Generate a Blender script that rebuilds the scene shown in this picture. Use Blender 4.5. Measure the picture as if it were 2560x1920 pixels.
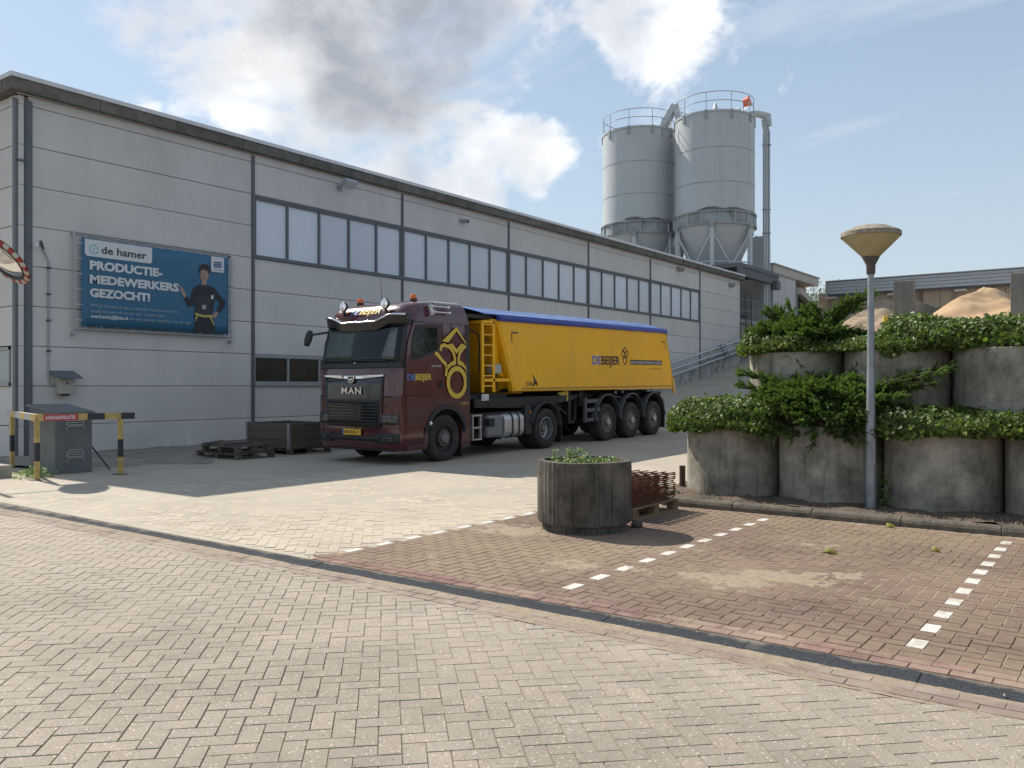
import bpy, bmesh, math, random
import numpy as np
from mathutils import Vector, Matrix

random.seed(7); NR = np.random.RandomState(11)
for o in list(bpy.data.objects): bpy.data.objects.remove(o)
scene = bpy.context.scene
COL = scene.collection
R = math.radians
# The site frame: X runs along the long factory wall, Y points at that wall, camera over the origin.
# ------------------------------------------------------------------ camera
cam_d = bpy.data.cameras.new('camera'); cam = bpy.data.objects.new('camera', cam_d); COL.objects.link(cam)
cam.location = (0, 0, 1.6); cam.rotation_euler = (R(90), 0, R(36.59 - 90))
cam_d.sensor_width = 36; cam_d.lens = 29.925; cam_d.shift_y = 5/2560; cam_d.clip_end = 3000; cam_d.clip_start = .05
scene.camera = cam
# ------------------------------------------------------------------ light
SUN = Vector((1.3, 9.0, 8.5)).normalized()
sun_d = bpy.data.lights.new('sun', 'SUN'); sun_d.energy = 5.0; sun_d.angle = R(.53); sun_d.color = (1, .93, .82)
sun_o = bpy.data.objects.new('sun', sun_d); COL.objects.link(sun_o)
sun_o.rotation_euler = (-SUN).to_track_quat('-Z', 'Y').to_euler(); sun_o.location = (0, 0, 60)
scene.view_settings.view_transform = 'Standard'; scene.view_settings.look = 'None'
scene.view_settings.exposure = 0.33; scene.view_settings.gamma = 1; scene.view_settings.use_curve_mapping = False
scene.render.engine = 'CYCLES'

def nod(nt, t, **kw):
    n = nt.nodes.new(t)
    for k, v in kw.items():
        if k.startswith('i_'):
            n.inputs[int(k[2:]) if k[2:].isdigit() else k[2:].replace('_', ' ')].default_value = v
        else: setattr(n, k, v)
    return n
def ramp(nt, fac, stops, interp='LINEAR'):
    n = nt.nodes.new('ShaderNodeValToRGB'); n.color_ramp.interpolation = interp
    el = n.color_ramp.elements
    while len(el) < len(stops): el.new(.5)
    for e, (p, c) in zip(el, stops):
        e.position = p; e.color = (c, c, c, 1) if isinstance(c, (int, float)) else (*c[:3], 1)
    nt.links.new(fac, n.inputs[0]); return n.outputs[0]
def math_(nt, op, a, b=None, c=None, clamp=False):
    n = nt.nodes.new('ShaderNodeMath'); n.operation = op; n.use_clamp = clamp
    for i, v in enumerate((a, b, c)):
        if v is None: continue
        if isinstance(v, (int, float)): n.inputs[i].default_value = v
        else: nt.links.new(v, n.inputs[i])
    return n.outputs[0]
def mixc(nt, fac, a, b, mode='MIX'):
    n = nt.nodes.new('ShaderNodeMix'); n.data_type = 'RGBA'; n.blend_type = mode
    for s, v in ((0, fac), (6, a), (7, b)):
        if isinstance(v, (int, float)): n.inputs[s].default_value = v
        elif isinstance(v, (tuple, list)): n.inputs[s].default_value = (*v[:3], 1)
        else: nt.links.new(v, n.inputs[s])
    return n.outputs[2]
def noise(nt, vec, scale, detail=5, rough=.55, dist=0.):
    n = nod(nt, 'ShaderNodeTexNoise'); n.inputs['Scale'].default_value = scale; n.inputs['Detail'].default_value = detail
    n.inputs['Roughness'].default_value = rough; n.inputs['Distortion'].default_value = dist
    if vec is not None: nt.links.new(vec, n.inputs['Vector'])
    return n.outputs[0]
def mapping(nt, vec, scale=(1, 1, 1), rot=(0, 0, 0), loc=(0, 0, 0)):
    n = nod(nt, 'ShaderNodeMapping'); n.inputs['Scale'].default_value = scale; n.inputs['Rotation'].default_value = rot
    n.inputs['Location'].default_value = loc
    nt.links.new(vec, n.inputs['Vector']); return n.outputs[0]

# ------------------------------------------------------------------ sky with clouds
world = bpy.data.worlds.new('World'); scene.world = world; world.use_nodes = True
def build_sky():
    nt = world.node_tree; nt.nodes.clear()
    out = nod(nt, 'ShaderNodeOutputWorld')
    sky = nod(nt, 'ShaderNodeTexSky', sky_type='NISHITA', sun_disc=False)
    sky.sun_elevation = math.asin(SUN.z); sky.sun_rotation = math.atan2(SUN.x, SUN.y)
    sky.air_density = 1.3; sky.dust_density = .35; sky.ozone_density = 2.2; sky.altitude = 20
    tc = nod(nt, 'ShaderNodeTexCoord'); d = tc.outputs['Generated']
    sep = nod(nt, 'ShaderNodeSeparateXYZ'); nt.links.new(d, sep.inputs[0])
    # cloud deck: directions projected on a plane overhead
    zz = math_(nt, 'MAXIMUM', sep.outputs[2], .02); zz = math_(nt, 'ADD', zz, .22)
    cx = math_(nt, 'DIVIDE', sep.outputs[0], zz); cy = math_(nt, 'DIVIDE', sep.outputs[1], zz)
    comb = nod(nt, 'ShaderNodeCombineXYZ'); nt.links.new(cx, comb.inputs[0]); nt.links.new(cy, comb.inputs[1])
    deck = comb.outputs[0]
    th = R(36.59)
    def direction(px, py):
        a = (px - 1280)/2128; b = (965 - py)/2128
        return Vector((math.cos(th) + a*math.sin(th), math.sin(th) - a*math.cos(th), b)).normalized()
    # cumulus clumps hang at these places of the sky (azimuth and height as seen on the day), radius in degrees, weight
    clumps = [(370, 50, 4.2, .8), (450, 20, 5.5, .95), (540, 90, 5.5, .95), (640, 130, 4.5, .9), (700, -160, 8, 1.2), (800, 60, 6.5, 1.3), (900, 110, 7, 1.4), (1030, 20, 7, 1.4), (860, -80, 8, 1.4), (1150, -60, 6, 1.2), (980, 190, 5.5, 1.2), (740, 215, 4.5, .85),
              (1130, 190, 4.2, .82), (1230, 170, 3.8, .8), (1060, 265, 4.2, .85), (1180, 260, 3.4, .75), (540, 195, 2.6, .62), (620, 180, 3, .7), (770, 335, 4.2, .8), (880, 345, 4.8, .84), (1010, 380, 5.0, .88), (1090, 440, 3.6, .8), (1190, 385, 4.0, .82), (1320, 380, 3.4, .88), (1270, 440, 3.0, .75),
              (1610, 80, 3.8, .70), (1660, 20, 4.0, .70), (1540, -60, 5, .74), (345, 252, 1.7, .66), (1330, 70, 2.8, .66), (1260, 40, 3.2, .66), (1390, -10, 3.5, .7), (700, -440, 13, 1.3), (1500, -500, 11, 1.0)]
    acc = None
    for px, py, rad, w in clumps:
        c = direction(px, py)
        vm = nod(nt, 'ShaderNodeVectorMath', operation='DOT_PRODUCT'); nt.links.new(d, vm.inputs[0]); vm.inputs[1].default_value = c
        mr = nod(nt, 'ShaderNodeMapRange', interpolation_type='SMOOTHSTEP'); nt.links.new(vm.outputs['Value'], mr.inputs[0])
        mr.inputs[1].default_value = math.cos(R(rad*1.25)); mr.inputs[2].default_value = 1 - (1 - math.cos(R(rad)))*.05
        mr.inputs[3].default_value = 0; mr.inputs[4].default_value = w
        acc = mr.outputs[0] if acc is None else math_(nt, 'MAXIMUM', acc, mr.outputs[0])
    # the rest of the sky carries the same kind of scattered cumulus
    vm = nod(nt, 'ShaderNodeVectorMath', operation='DOT_PRODUCT'); nt.links.new(d, vm.inputs[0]); vm.inputs[1].default_value = direction(1280, 520)
    away = nod(nt, 'ShaderNodeMapRange', interpolation_type='SMOOTHSTEP'); nt.links.new(vm.outputs['Value'], away.inputs[0])
    away.inputs[1].default_value = math.cos(R(52)); away.inputs[2].default_value = math.cos(R(40)); away.inputs[3].default_value = 1; away.inputs[4].default_value = 0
    gen = ramp(nt, noise(nt, deck, .9, 3, .5), [(.54, 0.), (.68, .9)])
    gen = math_(nt, 'MULTIPLY', gen, away.outputs[0])
    acc = math_(nt, 'MAXIMUM', acc, gen)
    warp = mapping(nt, d, (1, 1, 1.5))
    n1 = noise(nt, warp, 6.0, 9, .58, .5); n2 = noise(nt, mapping(nt, d, (1, 1, 1.3), loc=(3, 1, 2)), 17, 8, .6, .3)
    puff = math_(nt, 'ADD', math_(nt, 'MULTIPLY', math_(nt, 'SUBTRACT', n1, .5), 2.9), math_(nt, 'MULTIPLY', math_(nt, 'SUBTRACT', n2, .5), 1.3))
    dens = math_(nt, 'ADD', acc, math_(nt, 'SUBTRACT', puff, .42))
    alpha = ramp(nt, dens, [(.0, 0.), (.13, .13), (.42, .66), (.85, 1.)])
    lump = noise(nt, warp, 5, 5, .5, .3)
    core = ramp(nt, math_(nt, 'ADD', math_(nt, 'MULTIPLY', acc, .5), math_(nt, 'MULTIPLY', math_(nt, 'SUBTRACT', lump, .5), .75)), [(.26, 0.), (.46, .5), (.68, 1.)], 'EASE')
    core = math_(nt, 'MULTIPLY', core, ramp(nt, n2, [(.3, .8), (.7, 1.1)]))
    soft = ramp(nt, dens, [(.45, 0.), (.95, .45)])
    core = math_(nt, 'MAXIMUM', core, soft)
    ccol = mixc(nt, core, (1.04, 1.02, 1.0), (.34, .37, .42))
    # high thin cirrus veil, streaky
    st = mapping(nt, deck, (1.0, .35, 1), rot=(0, 0, R(38)))
    cir = ramp(nt, noise(nt, st, 2.6, 8, .62, 1.2), [(.36, .0), (.66, .85)])
    veil = nod(nt, 'ShaderNodeMapRange', interpolation_type='SMOOTHSTEP'); nt.links.new(sep.outputs[2], veil.inputs[0])
    veil.inputs[1].default_value = .0; veil.inputs[2].default_value = .42; veil.inputs[3].default_value = .72; veil.inputs[4].default_value = .40
    cir = math_(nt, 'MAXIMUM', cir, veil.outputs[0])
    b_sky = nod(nt, 'ShaderNodeBackground'); nt.links.new(sky.outputs[0], b_sky.inputs[0]); b_sky.inputs[1].default_value = .094
    b_cir = nod(nt, 'ShaderNodeBackground'); b_cir.inputs[0].default_value = (.74, .86, 1., 1); b_cir.inputs[1].default_value = .66
    b_cum = nod(nt, 'ShaderNodeBackground'); nt.links.new(ccol, b_cum.inputs[0]); b_cum.inputs[1].default_value = 1.0
    m1 = nod(nt, 'ShaderNodeMixShader'); nt.links.new(cir, m1.inputs[0]); nt.links.new(b_sky.outputs[0], m1.inputs[1]); nt.links.new(b_cir.outputs[0], m1.inputs[2])
    m2 = nod(nt, 'ShaderNodeMixShader'); nt.links.new(alpha, m2.inputs[0]); nt.links.new(m1.outputs[0], m2.inputs[1]); nt.links.new(b_cum.outputs[0], m2.inputs[2])
    nt.links.new(m2.outputs[0], out.inputs[0])
build_sky()

# ------------------------------------------------------------------ mesh helpers
class MB:
    def __init__(s): s.v = []; s.f = []
    def add(s, vs, fs, M=None):
        n = len(s.v)
        s.v += [tuple(M @ Vector(p)) for p in vs] if M is not None else [tuple(p) for p in vs]
        s.f += [tuple(i + n for i in f) for f in fs]; return s
    def box(s, x0, x1, y0, y1, z0, z1, M=None):
        return s.add([(x0,y0,z0),(x1,y0,z0),(x1,y1,z0),(x0,y1,z0),(x0,y0,z1),(x1,y0,z1),(x1,y1,z1),(x0,y1,z1)],
            [(0,3,2,1),(4,5,6,7),(0,1,5,4),(1,2,6,5),(2,3,7,6),(3,0,4,7)], M)
    def bar(s, p, q, w, h, up=(0,0,1)):
        p = Vector(p); q = Vector(q); d = (q - p); L = d.length; d.normalize(); u = Vector(up)
        if abs(d.dot(u)) > .98: u = Vector((1,0,0)) if abs(d.x) < .9 else Vector((0,1,0))
        sd = d.cross(u).normalized(); u = sd.cross(d).normalized()
        M = Matrix((d, sd, u)).transposed().to_4x4(); M.translation = p
        return s.box(0, L, -w/2, w/2, -h/2, h/2, M)
    def cyl(s, p, q, r, r2=None, n=12, caps=True):
        p = Vector(p); q = Vector(q); d = (q - p).normalized(); r2 = r if r2 is None else r2
        a = d.orthogonal().normalized(); b = d.cross(a)
        vs = [p + (a*math.cos(t) + b*math.sin(t))*r for t in [2*math.pi*i/n for i in range(n)]] + \
             [q + (a*math.cos(t) + b*math.sin(t))*r2 for t in [2*math.pi*i/n for i in range(n)]]
        fs = [(i, (i+1) % n, n + (i+1) % n, n + i) for i in range(n)]
        if caps: fs += [tuple(range(n-1, -1, -1)), tuple(range(n, 2*n))]
        return s.add(vs, fs)
    def tube(s, pts, r, n=8, closed=False):
        P = [Vector(p) for p in pts]; m = len(P); base = len(s.v); ref = None
        for i, p in enumerate(P):
            t = (P[(i+1) % m] - P[i-1]) if closed else (P[min(i+1, m-1)] - P[max(i-1, 0)])
            t.normalize()
            if ref is None: ref = t.orthogonal().normalized()
            a = (ref - t*ref.dot(t)); a = a.normalized() if a.length > 1e-6 else t.orthogonal().normalized(); ref = a; b = t.cross(a)
            rr = r[i] if isinstance(r, (list, tuple)) else r
            s.v += [tuple(p + (a*math.cos(2*math.pi*k/n) + b*math.sin(2*math.pi*k/n))*rr) for k in range(n)]
        for i in range(m if closed else m-1):
            j = (i+1) % m
            s.f += [(base+i*n+k, base+i*n+(k+1) % n, base+j*n+(k+1) % n, base+j*n+k) for k in range(n)]
        if not closed:
            s.f += [tuple(base+k for k in range(n-1, -1, -1)), tuple(base+(m-1)*n+k for k in range(n))]
        return s
    def lathe(s, prof, n=24, M=None, a0=0., a1=2*math.pi):
        full = abs(a1 - a0 - 2*math.pi) < 1e-6; m = len(prof); k = n if full else n+1
        vs = [(r*math.cos(a0+(a1-a0)*i/n), r*math.sin(a0+(a1-a0)*i/n), z) for i in range(k) for r, z in prof]
        fs = []
        for i in range(n):
            j = (i+1) % k
            fs += [(i*m+q, j*m+q, j*m+q+1, i*m+q+1) for q in range(m-1)]
        return s.add(vs, fs, M)
    def prism(s, poly, h0, h1, plane='xz'):
        n = len(poly)
        g = {'xz': lambda a, b, h: (a, h, b), 'xy': lambda a, b, h: (a, b, h), 'yz': lambda a, b, h: (h, a, b)}[plane]
        vs = [g(a, b, h0) for a, b in poly] + [g(a, b, h1) for a, b in poly]
        return s.add(vs, [tuple(range(n-1, -1, -1)), tuple(range(n, 2*n))] + [(i, (i+1) % n, n+(i+1) % n, n+i) for i in range(n)])
    def poly(s, pts): return s.add(pts, [tuple(range(len(pts)))])
    def build(s, name, mat, parent=None, rel=False, smooth=None, bevel=0, seg=2, fix=True):
        me = bpy.data.meshes.new(name)
        off = Vector((0,0,0))
        if parent is not None and not rel:
            p = parent
            while p: off += p.location; p = p.parent
        me.from_pydata([(a-off.x, b-off.y, c-off.z) for a, b, c in s.v], [], s.f)
        if fix:
            bm = bmesh.new(); bm.from_mesh(me); bmesh.ops.recalc_face_normals(bm, faces=bm.faces); bm.to_mesh(me); bm.free()
        return link(name, me, mat, parent, smooth, bevel, seg)
def link(name, me, mat, parent=None, smooth=None, bevel=0, seg=2):
    if mat is not None and not me.materials: me.materials.append(mat)
    if smooth:
        me.polygons.foreach_set('use_smooth', [True]*len(me.polygons)); me.set_sharp_from_angle(angle=R(smooth))
    o = bpy.data.objects.new(name, me); COL.objects.link(o); o.parent = parent
    if bevel:
        b = o.modifiers.new('bevel', 'BEVEL'); b.width = bevel; b.segments = seg; b.limit_method = 'ANGLE'; b.angle_limit = R(35)
    return o
def thing(name, label, cat, loc=(0,0,0), group=None, rot=(0,0,0)):
    o = bpy.data.objects.new(name, None); COL.objects.link(o); o.location = loc; o.rotation_euler = rot
    o.empty_display_size = .2
    return tag(o, label, cat, group)
def tag(o, label, cat, group=None):
    o['label'] = label; o['category'] = cat
    if group: o['group'] = group
    return o
def struct(o, label=None):
    o['kind'] = 'structure'
    if label: o['label'] = label
    return o
def copy_tree(o, parent=None):
    c = o.copy(); COL.objects.link(c); c.parent = parent
    for ch in list(o.children): copy_tree(ch, c)
    return c
FACE_Y = Matrix(((1,0,0),(0,0,-1),(0,1,0)))      # flat print that faces -Y
FACE_X = Matrix(((0,0,-1),(-1,0,0),(0,1,0)))     # flat print that faces -X
def lettering(txt, mat, parent, at, w=None, h=None, face=FACE_Y, bold=0., shear=0., thick=.0015, align='LEFT', name='lettering', space=1.):
    """words set in real outlines, fitted to width w and/or cap height h; 'at' is the lower left corner, local to parent"""
    cu = bpy.data.curves.new('t', 'FONT'); cu.body = txt; cu.size = 1; cu.offset = bold; cu.shear = shear; cu.resolution_u = 3; cu.extrude = 0; cu.space_character = space
    to = bpy.data.objects.new('t', cu); COL.objects.link(to)
    dg = bpy.context.evaluated_depsgraph_get(); me = bpy.data.meshes.new_from_object(to.evaluated_get(dg))
    bpy.data.objects.remove(to); bpy.data.curves.remove(cu)
    co = np.empty(len(me.vertices)*3); me.vertices.foreach_get('co', co); co = co.reshape(-1, 3)
    mn = co.min(0); mx = co.max(0); s = mx - mn; capmin = 0.
    if w is None: k = h/.73; kx = ky = k
    elif h is None: kx = ky = w/s[0]
    else: kx = w/s[0]; ky = h/.73
    out = np.zeros_like(co); out[:, 0] = (co[:, 0]-mn[0])*kx; out[:, 1] = co[:, 1]*ky; out[:, 2] = thick
    out = out @ np.array(face).T + np.array(at)
    me.vertices.foreach_set('co', out.ravel()); me.update(); me.name = name
    me.materials.clear()
    return link(name, me, mat, parent)
def ribbon(mb, pts, w, f):
    """a flat painted stroke through 2-D points; f maps (a, b) to 3-D"""
    n = len(pts); P = [Vector(p) for p in pts]; closed = (P[0]-P[-1]).length < 1e-6
    if closed: P = P[:-1]; n -= 1
    L = []; Rr = []
    for i in range(n):
        a = P[i-1] if (closed or i > 0) else P[i]; b = P[(i+1) % n] if (closed or i < n-1) else P[i]
        d = (b - a).normalized(); nn = Vector((-d.y, d.x))
        if closed or 0 < i < n-1:
            d1 = (P[i]-a).normalized(); k = max(.45, nn.dot(Vector((-d1.y, d1.x)))); nn = nn/k
        L.append(P[i]+nn*w/2); Rr.append(P[i]-nn*w/2)
    base = len(mb.v)
    for i in range(n): mb.v += [tuple(f(*L[i])), tuple(f(*Rr[i]))]
    for i in range(n if closed else n-1):
        j = (i+1) % n; mb.f.append((base+2*i, base+2*i+1, base+2*j+1, base+2*j))
def arc(cx, cy, rx, ry, a0, a1, n=24): return [(cx+rx*math.cos(R(a0+(a1-a0)*i/n)), cy+ry*math.sin(R(a0+(a1-a0)*i/n))) for i in range(n+1)]

# ------------------------------------------------------------------ materials
MATS = {}
def pmat(name, col, rough=.6, metal=0., var=.12, scale=3., bump=0., bscale=40., coat=0., spec=.5, dirt=None, dirt_amt=0., dscale=1.2, streak=False, objvar=0., stretch=(1,1,1), emit=None):
    if name in MATS: return MATS[name]
    m = bpy.data.materials.new(name); m.use_nodes = True; nt = m.node_tree; b = nt.nodes['Principled BSDF']
    tc = nod(nt, 'ShaderNodeNewGeometry'); pos = tc.outputs['Position']
    if stretch != (1,1,1): pos = mapping(nt, pos, stretch)
    c = col
    if var:
        f = ramp(nt, noise(nt, pos, scale, 6, .6), [(.28, 1-var), (.5, 1.), (.75, 1+var*.7)])
        c = mixc(nt, 1., f, col, 'MULTIPLY')
    if objvar:
        oi = nod(nt, 'ShaderNodeObjectInfo')
        isl = math_(nt, 'FRACT', math_(nt, 'ADD', oi.outputs['Random'], tc.outputs['Random Per Island']))
        c = mixc(nt, 1., ramp(nt, isl, [(0, 1-objvar), (1, 1+objvar)]), c, 'MULTIPLY')
    if dirt is not None:
        dv = mapping(nt, tc.outputs['Position'], (1.6, 1.6, .16)) if streak else tc.outputs['Position']
        f = ramp(nt, noise(nt, dv, dscale, 8, .65, .4), [(.46, 0.), (.72, dirt_amt)])
        c = mixc(nt, f, c, dirt)
    if isinstance(c, tuple): b.inputs['Base Color'].default_value = (*c, 1)
    else: nt.links.new(c, b.inputs['Base Color'])
    if rough < .95 and var:
        rr = ramp(nt, noise(nt, pos, scale*2.3, 4), [(.3, max(0, rough-.08)), (.7, min(1, rough+.1))]); nt.links.new(rr, b.inputs['Roughness'])
    else: b.inputs['Roughness'].default_value = rough
    b.inputs['Metallic'].default_value = metal; b.inputs['Coat Weight'].default_value = coat; b.inputs['Coat Roughness'].default_value = .04
    b.inputs['Specular IOR Level'].default_value = spec
    if emit: b.inputs['Emission Color'].default_value = (*emit[0], 1); b.inputs['Emission Strength'].default_value = emit[1]
    if bump:
        bp = nod(nt, 'ShaderNodeBump'); bp.inputs['Strength'].default_value = bump; bp.inputs['Distance'].default_value = .02
        nt.links.new(noise(nt, tc.outputs['Position'], bscale, 6, .65), bp.inputs['Height']); nt.links.new(bp.outputs[0], b.inputs['Normal'])
    MATS[name] = m; return m
def leafmat(name, c1, c2, c3, trans=.35, rough=.5):
    m = bpy.data.materials.new(name); m.use_nodes = True; nt = m.node_tree; b = nt.nodes['Principled BSDF']; out = nt.nodes['Material Output']
    g = nod(nt, 'ShaderNodeNewGeometry')
    c = ramp(nt, g.outputs['Random Per Island'], [(0, c1), (.6, c2), (.93, c2), (1, c3)])
    c = mixc(nt, 1., ramp(nt, noise(nt, g.outputs['Position'], 2.2, 4), [(.3, .7), (.7, 1.25)]), c, 'MULTIPLY')
    nt.links.new(c, b.inputs['Base Color']); b.inputs['Roughness'].default_value = rough; b.inputs['Specular IOR Level'].default_value = .35
    t = nod(nt, 'ShaderNodeBsdfTranslucent'); nt.links.new(mixc(nt, 1., c, (1.25, 1.35, .6), 'MULTIPLY'), t.inputs[0])
    mx = nod(nt, 'ShaderNodeMixShader'); mx.inputs[0].default_value = trans
    nt.links.new(b.outputs[0], mx.inputs[1]); nt.links.new(t.outputs[0], mx.inputs[2]); nt.links.new(mx.outputs[0], out.inputs[0])
    return m
def paint(name, col, rough=.35, **k): return pmat(name, col, rough, var=k.pop('var', .06), **k)
# ================================================================== ground, paving, ramp
def smooth_lerp(tab, x):
    if x <= tab[0][0]: return tab[0][1]
    for (a, za), (b, zb) in zip(tab, tab[1:]):
        if x <= b: return za + (zb-za)*(x-a)/(b-a)
    return tab[-1][1]
RZ = [(13.65, 0), (18, .055), (24, .135), (27, .26), (30, .47), (36, .98), (42, 1.62), (45, 2.02), (51, 3.0), (55, 3.6), (58, 3.9), (80, 3.9)]
def road_z(x): return (smooth_lerp(RZ, x-.8) + smooth_lerp(RZ, x) + smooth_lerp(RZ, x+.8))/3

def paver_mat(name, cols, sand, sand_lo, sand_hi, patch_scale=.55, speck=.0, objvar=.16, dusty=None):
    """concrete pavers: every stone its own tone, fine aggregate, sand that has blown over them in patches"""
    m = bpy.data.materials.new(name); m.use_nodes = True; nt = m.node_tree; b = nt.nodes['Principled BSDF']
    g = nod(nt, 'ShaderNodeNewGeometry'); pos = g.outputs['Position']; oi = nod(nt, 'ShaderNodeObjectInfo')
    rnd = math_(nt, 'FRACT', math_(nt, 'ADD', oi.outputs['Random'], g.outputs['Random Per Island']))
    c = ramp(nt, rnd, [(i/(len(cols)-1), cc) for i, cc in enumerate(cols)])
    c = mixc(nt, 1., ramp(nt, noise(nt, pos, 1.3, 5), [(.3, .84), (.7, 1.12)]), c, 'MULTIPLY')
    c = mixc(nt, 1., ramp(nt, noise(nt, mapping(nt, pos, (.5, .16, 1), rot=(0, 0, R(25))), 1.1, 4, .5, .6), [(.34, .86), (.5, 1.), (.68, 1.1)]), c, 'MULTIPLY')
    fine = noise(nt, pos, 95, 4, .75)
    c = mixc(nt, 1., ramp(nt, fine, [(.25, .66), (.5, 1.), (.75, 1.3)]), c, 'MULTIPLY')
    if speck:
        vor = nod(nt, 'ShaderNodeTexVoronoi'); vor.inputs['Scale'].default_value = 62; nt.links.new(pos, vor.inputs['Vector'])
        sp = ramp(nt, vor.outputs['Distance'], [(.26, 1.), (.38, 0.)]); vc = nod(nt, 'ShaderNodeSeparateColor'); nt.links.new(vor.outputs['Color'], vc.inputs[0])
        c = mixc(nt, math_(nt, 'MULTIPLY', sp, ramp(nt, vc.outputs[0], [(.72, 0.), (.92, speck*.8)])), c, (.78, .68, .5))
        c = mixc(nt, math_(nt, 'MULTIPLY', sp, ramp(nt, vc.outputs[1], [(.75, 0.), (.9, speck)])), c, (.12, .1, .085))
    dn = math_(nt, 'ADD', math_(nt, 'MULTIPLY', noise(nt, pos, patch_scale, 7, .62, .3), .7), math_(nt, 'MULTIPLY', noise(nt, pos, 7, 5, .7), .3))
    f = ramp(nt, dn, [(sand_lo, 0.), (sand_hi, .85)])
    if dusty:      # traffic drags sand from the yard along this lane
        sx = nod(nt, 'ShaderNodeSeparateXYZ'); nt.links.new(pos, sx.inputs[0])
        band = ramp(nt, math_(nt, 'MULTIPLY', sx.outputs[dusty[0]], .02), [(dusty[1]*.02, 0.), (dusty[2]*.02, dusty[3])])
        st = noise(nt, mapping(nt, pos, (.25, 1.6, 1), rot=(0, 0, R(-8))), 1.1, 6, .6)
        f = math_(nt, 'MAXIMUM', f, math_(nt, 'MULTIPLY', band, ramp(nt, st, [(.25, .55), (.6, 1.)])))
    c = mixc(nt, f, c, sand)
    nt.links.new(c, b.inputs['Base Color']); b.inputs['Roughness'].default_value = .88; b.inputs['Specular IOR Level'].default_value = .25
    bp = nod(nt, 'ShaderNodeBump'); bp.inputs['Strength'].default_value = .35; bp.inputs['Distance'].default_value = .004
    nt.links.new(fine, bp.inputs['Height']); nt.links.new(bp.outputs[0], b.inputs['Normal'])
    return m
SAND = (.50, .42, .315)
M_grey = paver_mat('grey paver', [(.298, .256, .21), (.314, .27, .22), (.328, .28, .226), (.304, .264, .22), (.34, .29, .228)], (.40, .34, .27), .50, .82, speck=.8, dusty=(1, 4., 12., .75))
M_road = paver_mat('road paver', [(.39, .34, .275), (.405, .35, .282), (.42, .36, .288), (.40, .35, .285)], (.50, .43, .335), .30, .56, patch_scale=.4, speck=.2)
M_red = paver_mat('red paver', [(.172, .105, .088), (.158, .10, .084), (.184, .113, .093), (.166, .108, .088), (.178, .116, .09)], (.285, .225, .15), .38, .62, patch_scale=.33, speck=.3)
M_redb = paver_mat('red border paver', [(.205, .122, .105), (.225, .135, .115), (.19, .115, .095)], (.40, .33, .24), .44, .68, patch_scale=1.2)
M_redl = paver_mat('red border paver sanded', [(.19, .13, .115), (.205, .14, .12), (.18, .122, .105)], (.36, .31, .25), .34, .60, patch_scale=1.6)
M_white = pmat('white paver', (.60, .58, .53), .8, var=.25, scale=25, dirt=(.36, .30, .22), dirt_amt=.95, dscale=5, bump=.2)
M_jointg = pmat('joint grit dark', (.205, .17, .135), .95, var=.4, scale=9, bump=.4, dirt=(.36, .30, .225), dirt_amt=.9, dscale=.7)
M_joints = pmat('joint sand', (.36, .285, .19), .95, var=.25, scale=9, bump=.4)
M_dust = pmat('dusty concrete road', (.40, .35, .28), .92, var=.16, scale=.7, bump=.25, bscale=60, dirt=(.34, .295, .24), dirt_amt=.7, dscale=.45)
def gutter_mat():
    m = bpy.data.materials.new('gutter grit concrete'); m.use_nodes = True; nt = m.node_tree; b = nt.nodes['Principled BSDF']
    pos = nod(nt, 'ShaderNodeNewGeometry').outputs['Position']; sx = nod(nt, 'ShaderNodeSeparateXYZ'); nt.links.new(pos, sx.inputs[0])
    c = mixc(nt, ramp(nt, noise(nt, pos, 80, 4, .7), [(.3, 0.), (.7, 1.)]), (.022, .025, .03), (.075, .08, .088))
    drift = ramp(nt, math_(nt, 'MULTIPLY', sx.outputs[1], .05), [(.28, 0.), (.75, .30)])      # sand settles where the lorries cross
    edge = math_(nt, 'ABSOLUTE', math_(nt, 'SUBTRACT', sx.outputs[0], 5.08)); edge = ramp(nt, edge, [(.07, 0.), (.125, .30)])
    f = math_(nt, 'ADD', math_(nt, 'ADD', drift, edge), math_(nt, 'SUBTRACT', noise(nt, pos, 3.2, 7, .7), .52))
    c = mixc(nt, ramp(nt, f, [(.12, 0.), (.5, .85)]), c, (.36, .315, .25))
    nt.links.new(c, b.inputs['Base Color']); b.inputs['Roughness'].default_value = .95; b.inputs['Specular IOR Level'].default_value = .15
    bp = nod(nt, 'ShaderNodeBump'); bp.inputs['Strength'].default_value = 1.; bp.inputs['Distance'].default_value = .006
    nt.links.new(noise(nt, pos, 90, 4, .7), bp.inputs['Height']); nt.links.new(bp.outputs[0], b.inputs['Normal']); return m
M_gut = gutter_mat()
M_soil = pmat('soil', (.115, .085, .06), .97, var=.45, scale=6, bump=1., bscale=25)
M_far = pmat('far ground', (.16, .145, .12), .95, var=.2, scale=.2)

g = MB(); g.poly([(-600,-600,-.25),(900,-600,-.25),(900,900,-.25),(-600,900,-.25)])
struct(g.build('ground', M_far), 'broad plain ground around the yard')
def sheet(name, x0, x1, y0, y1, step, zf, mat):
    nx = max(1, int((x1-x0)/step)); ny = max(1, int((y1-y0)/step)); g = MB()
    for i in range(nx+1):
        for j in range(ny+1):
            x = x0+(x1-x0)*i/nx; y = y0+(y1-y0)*j/ny; g.v.append((x, y, zf(x, y)))
    for i in range(nx):
        for j in range(ny):
            a = i*(ny+1)+j; g.f.append((a, a+ny+1, a+ny+2, a+1))
    return g.build(name, mat, smooth=60, fix=False)
front = struct(sheet('forecourt_paving', -14, 4.96, -12, 40, 1., lambda x, y: -.0048 + .0035*min(1, max(0, (y-4)/8)), M_jointg), 'grey herringbone paving of the forecourt in front of the gutter')
def road_base(x, y):
    d = math.hypot(x, y); return road_z(x) - .006 + .0075*min(1, max(0, (d-7.5)/5))
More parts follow.
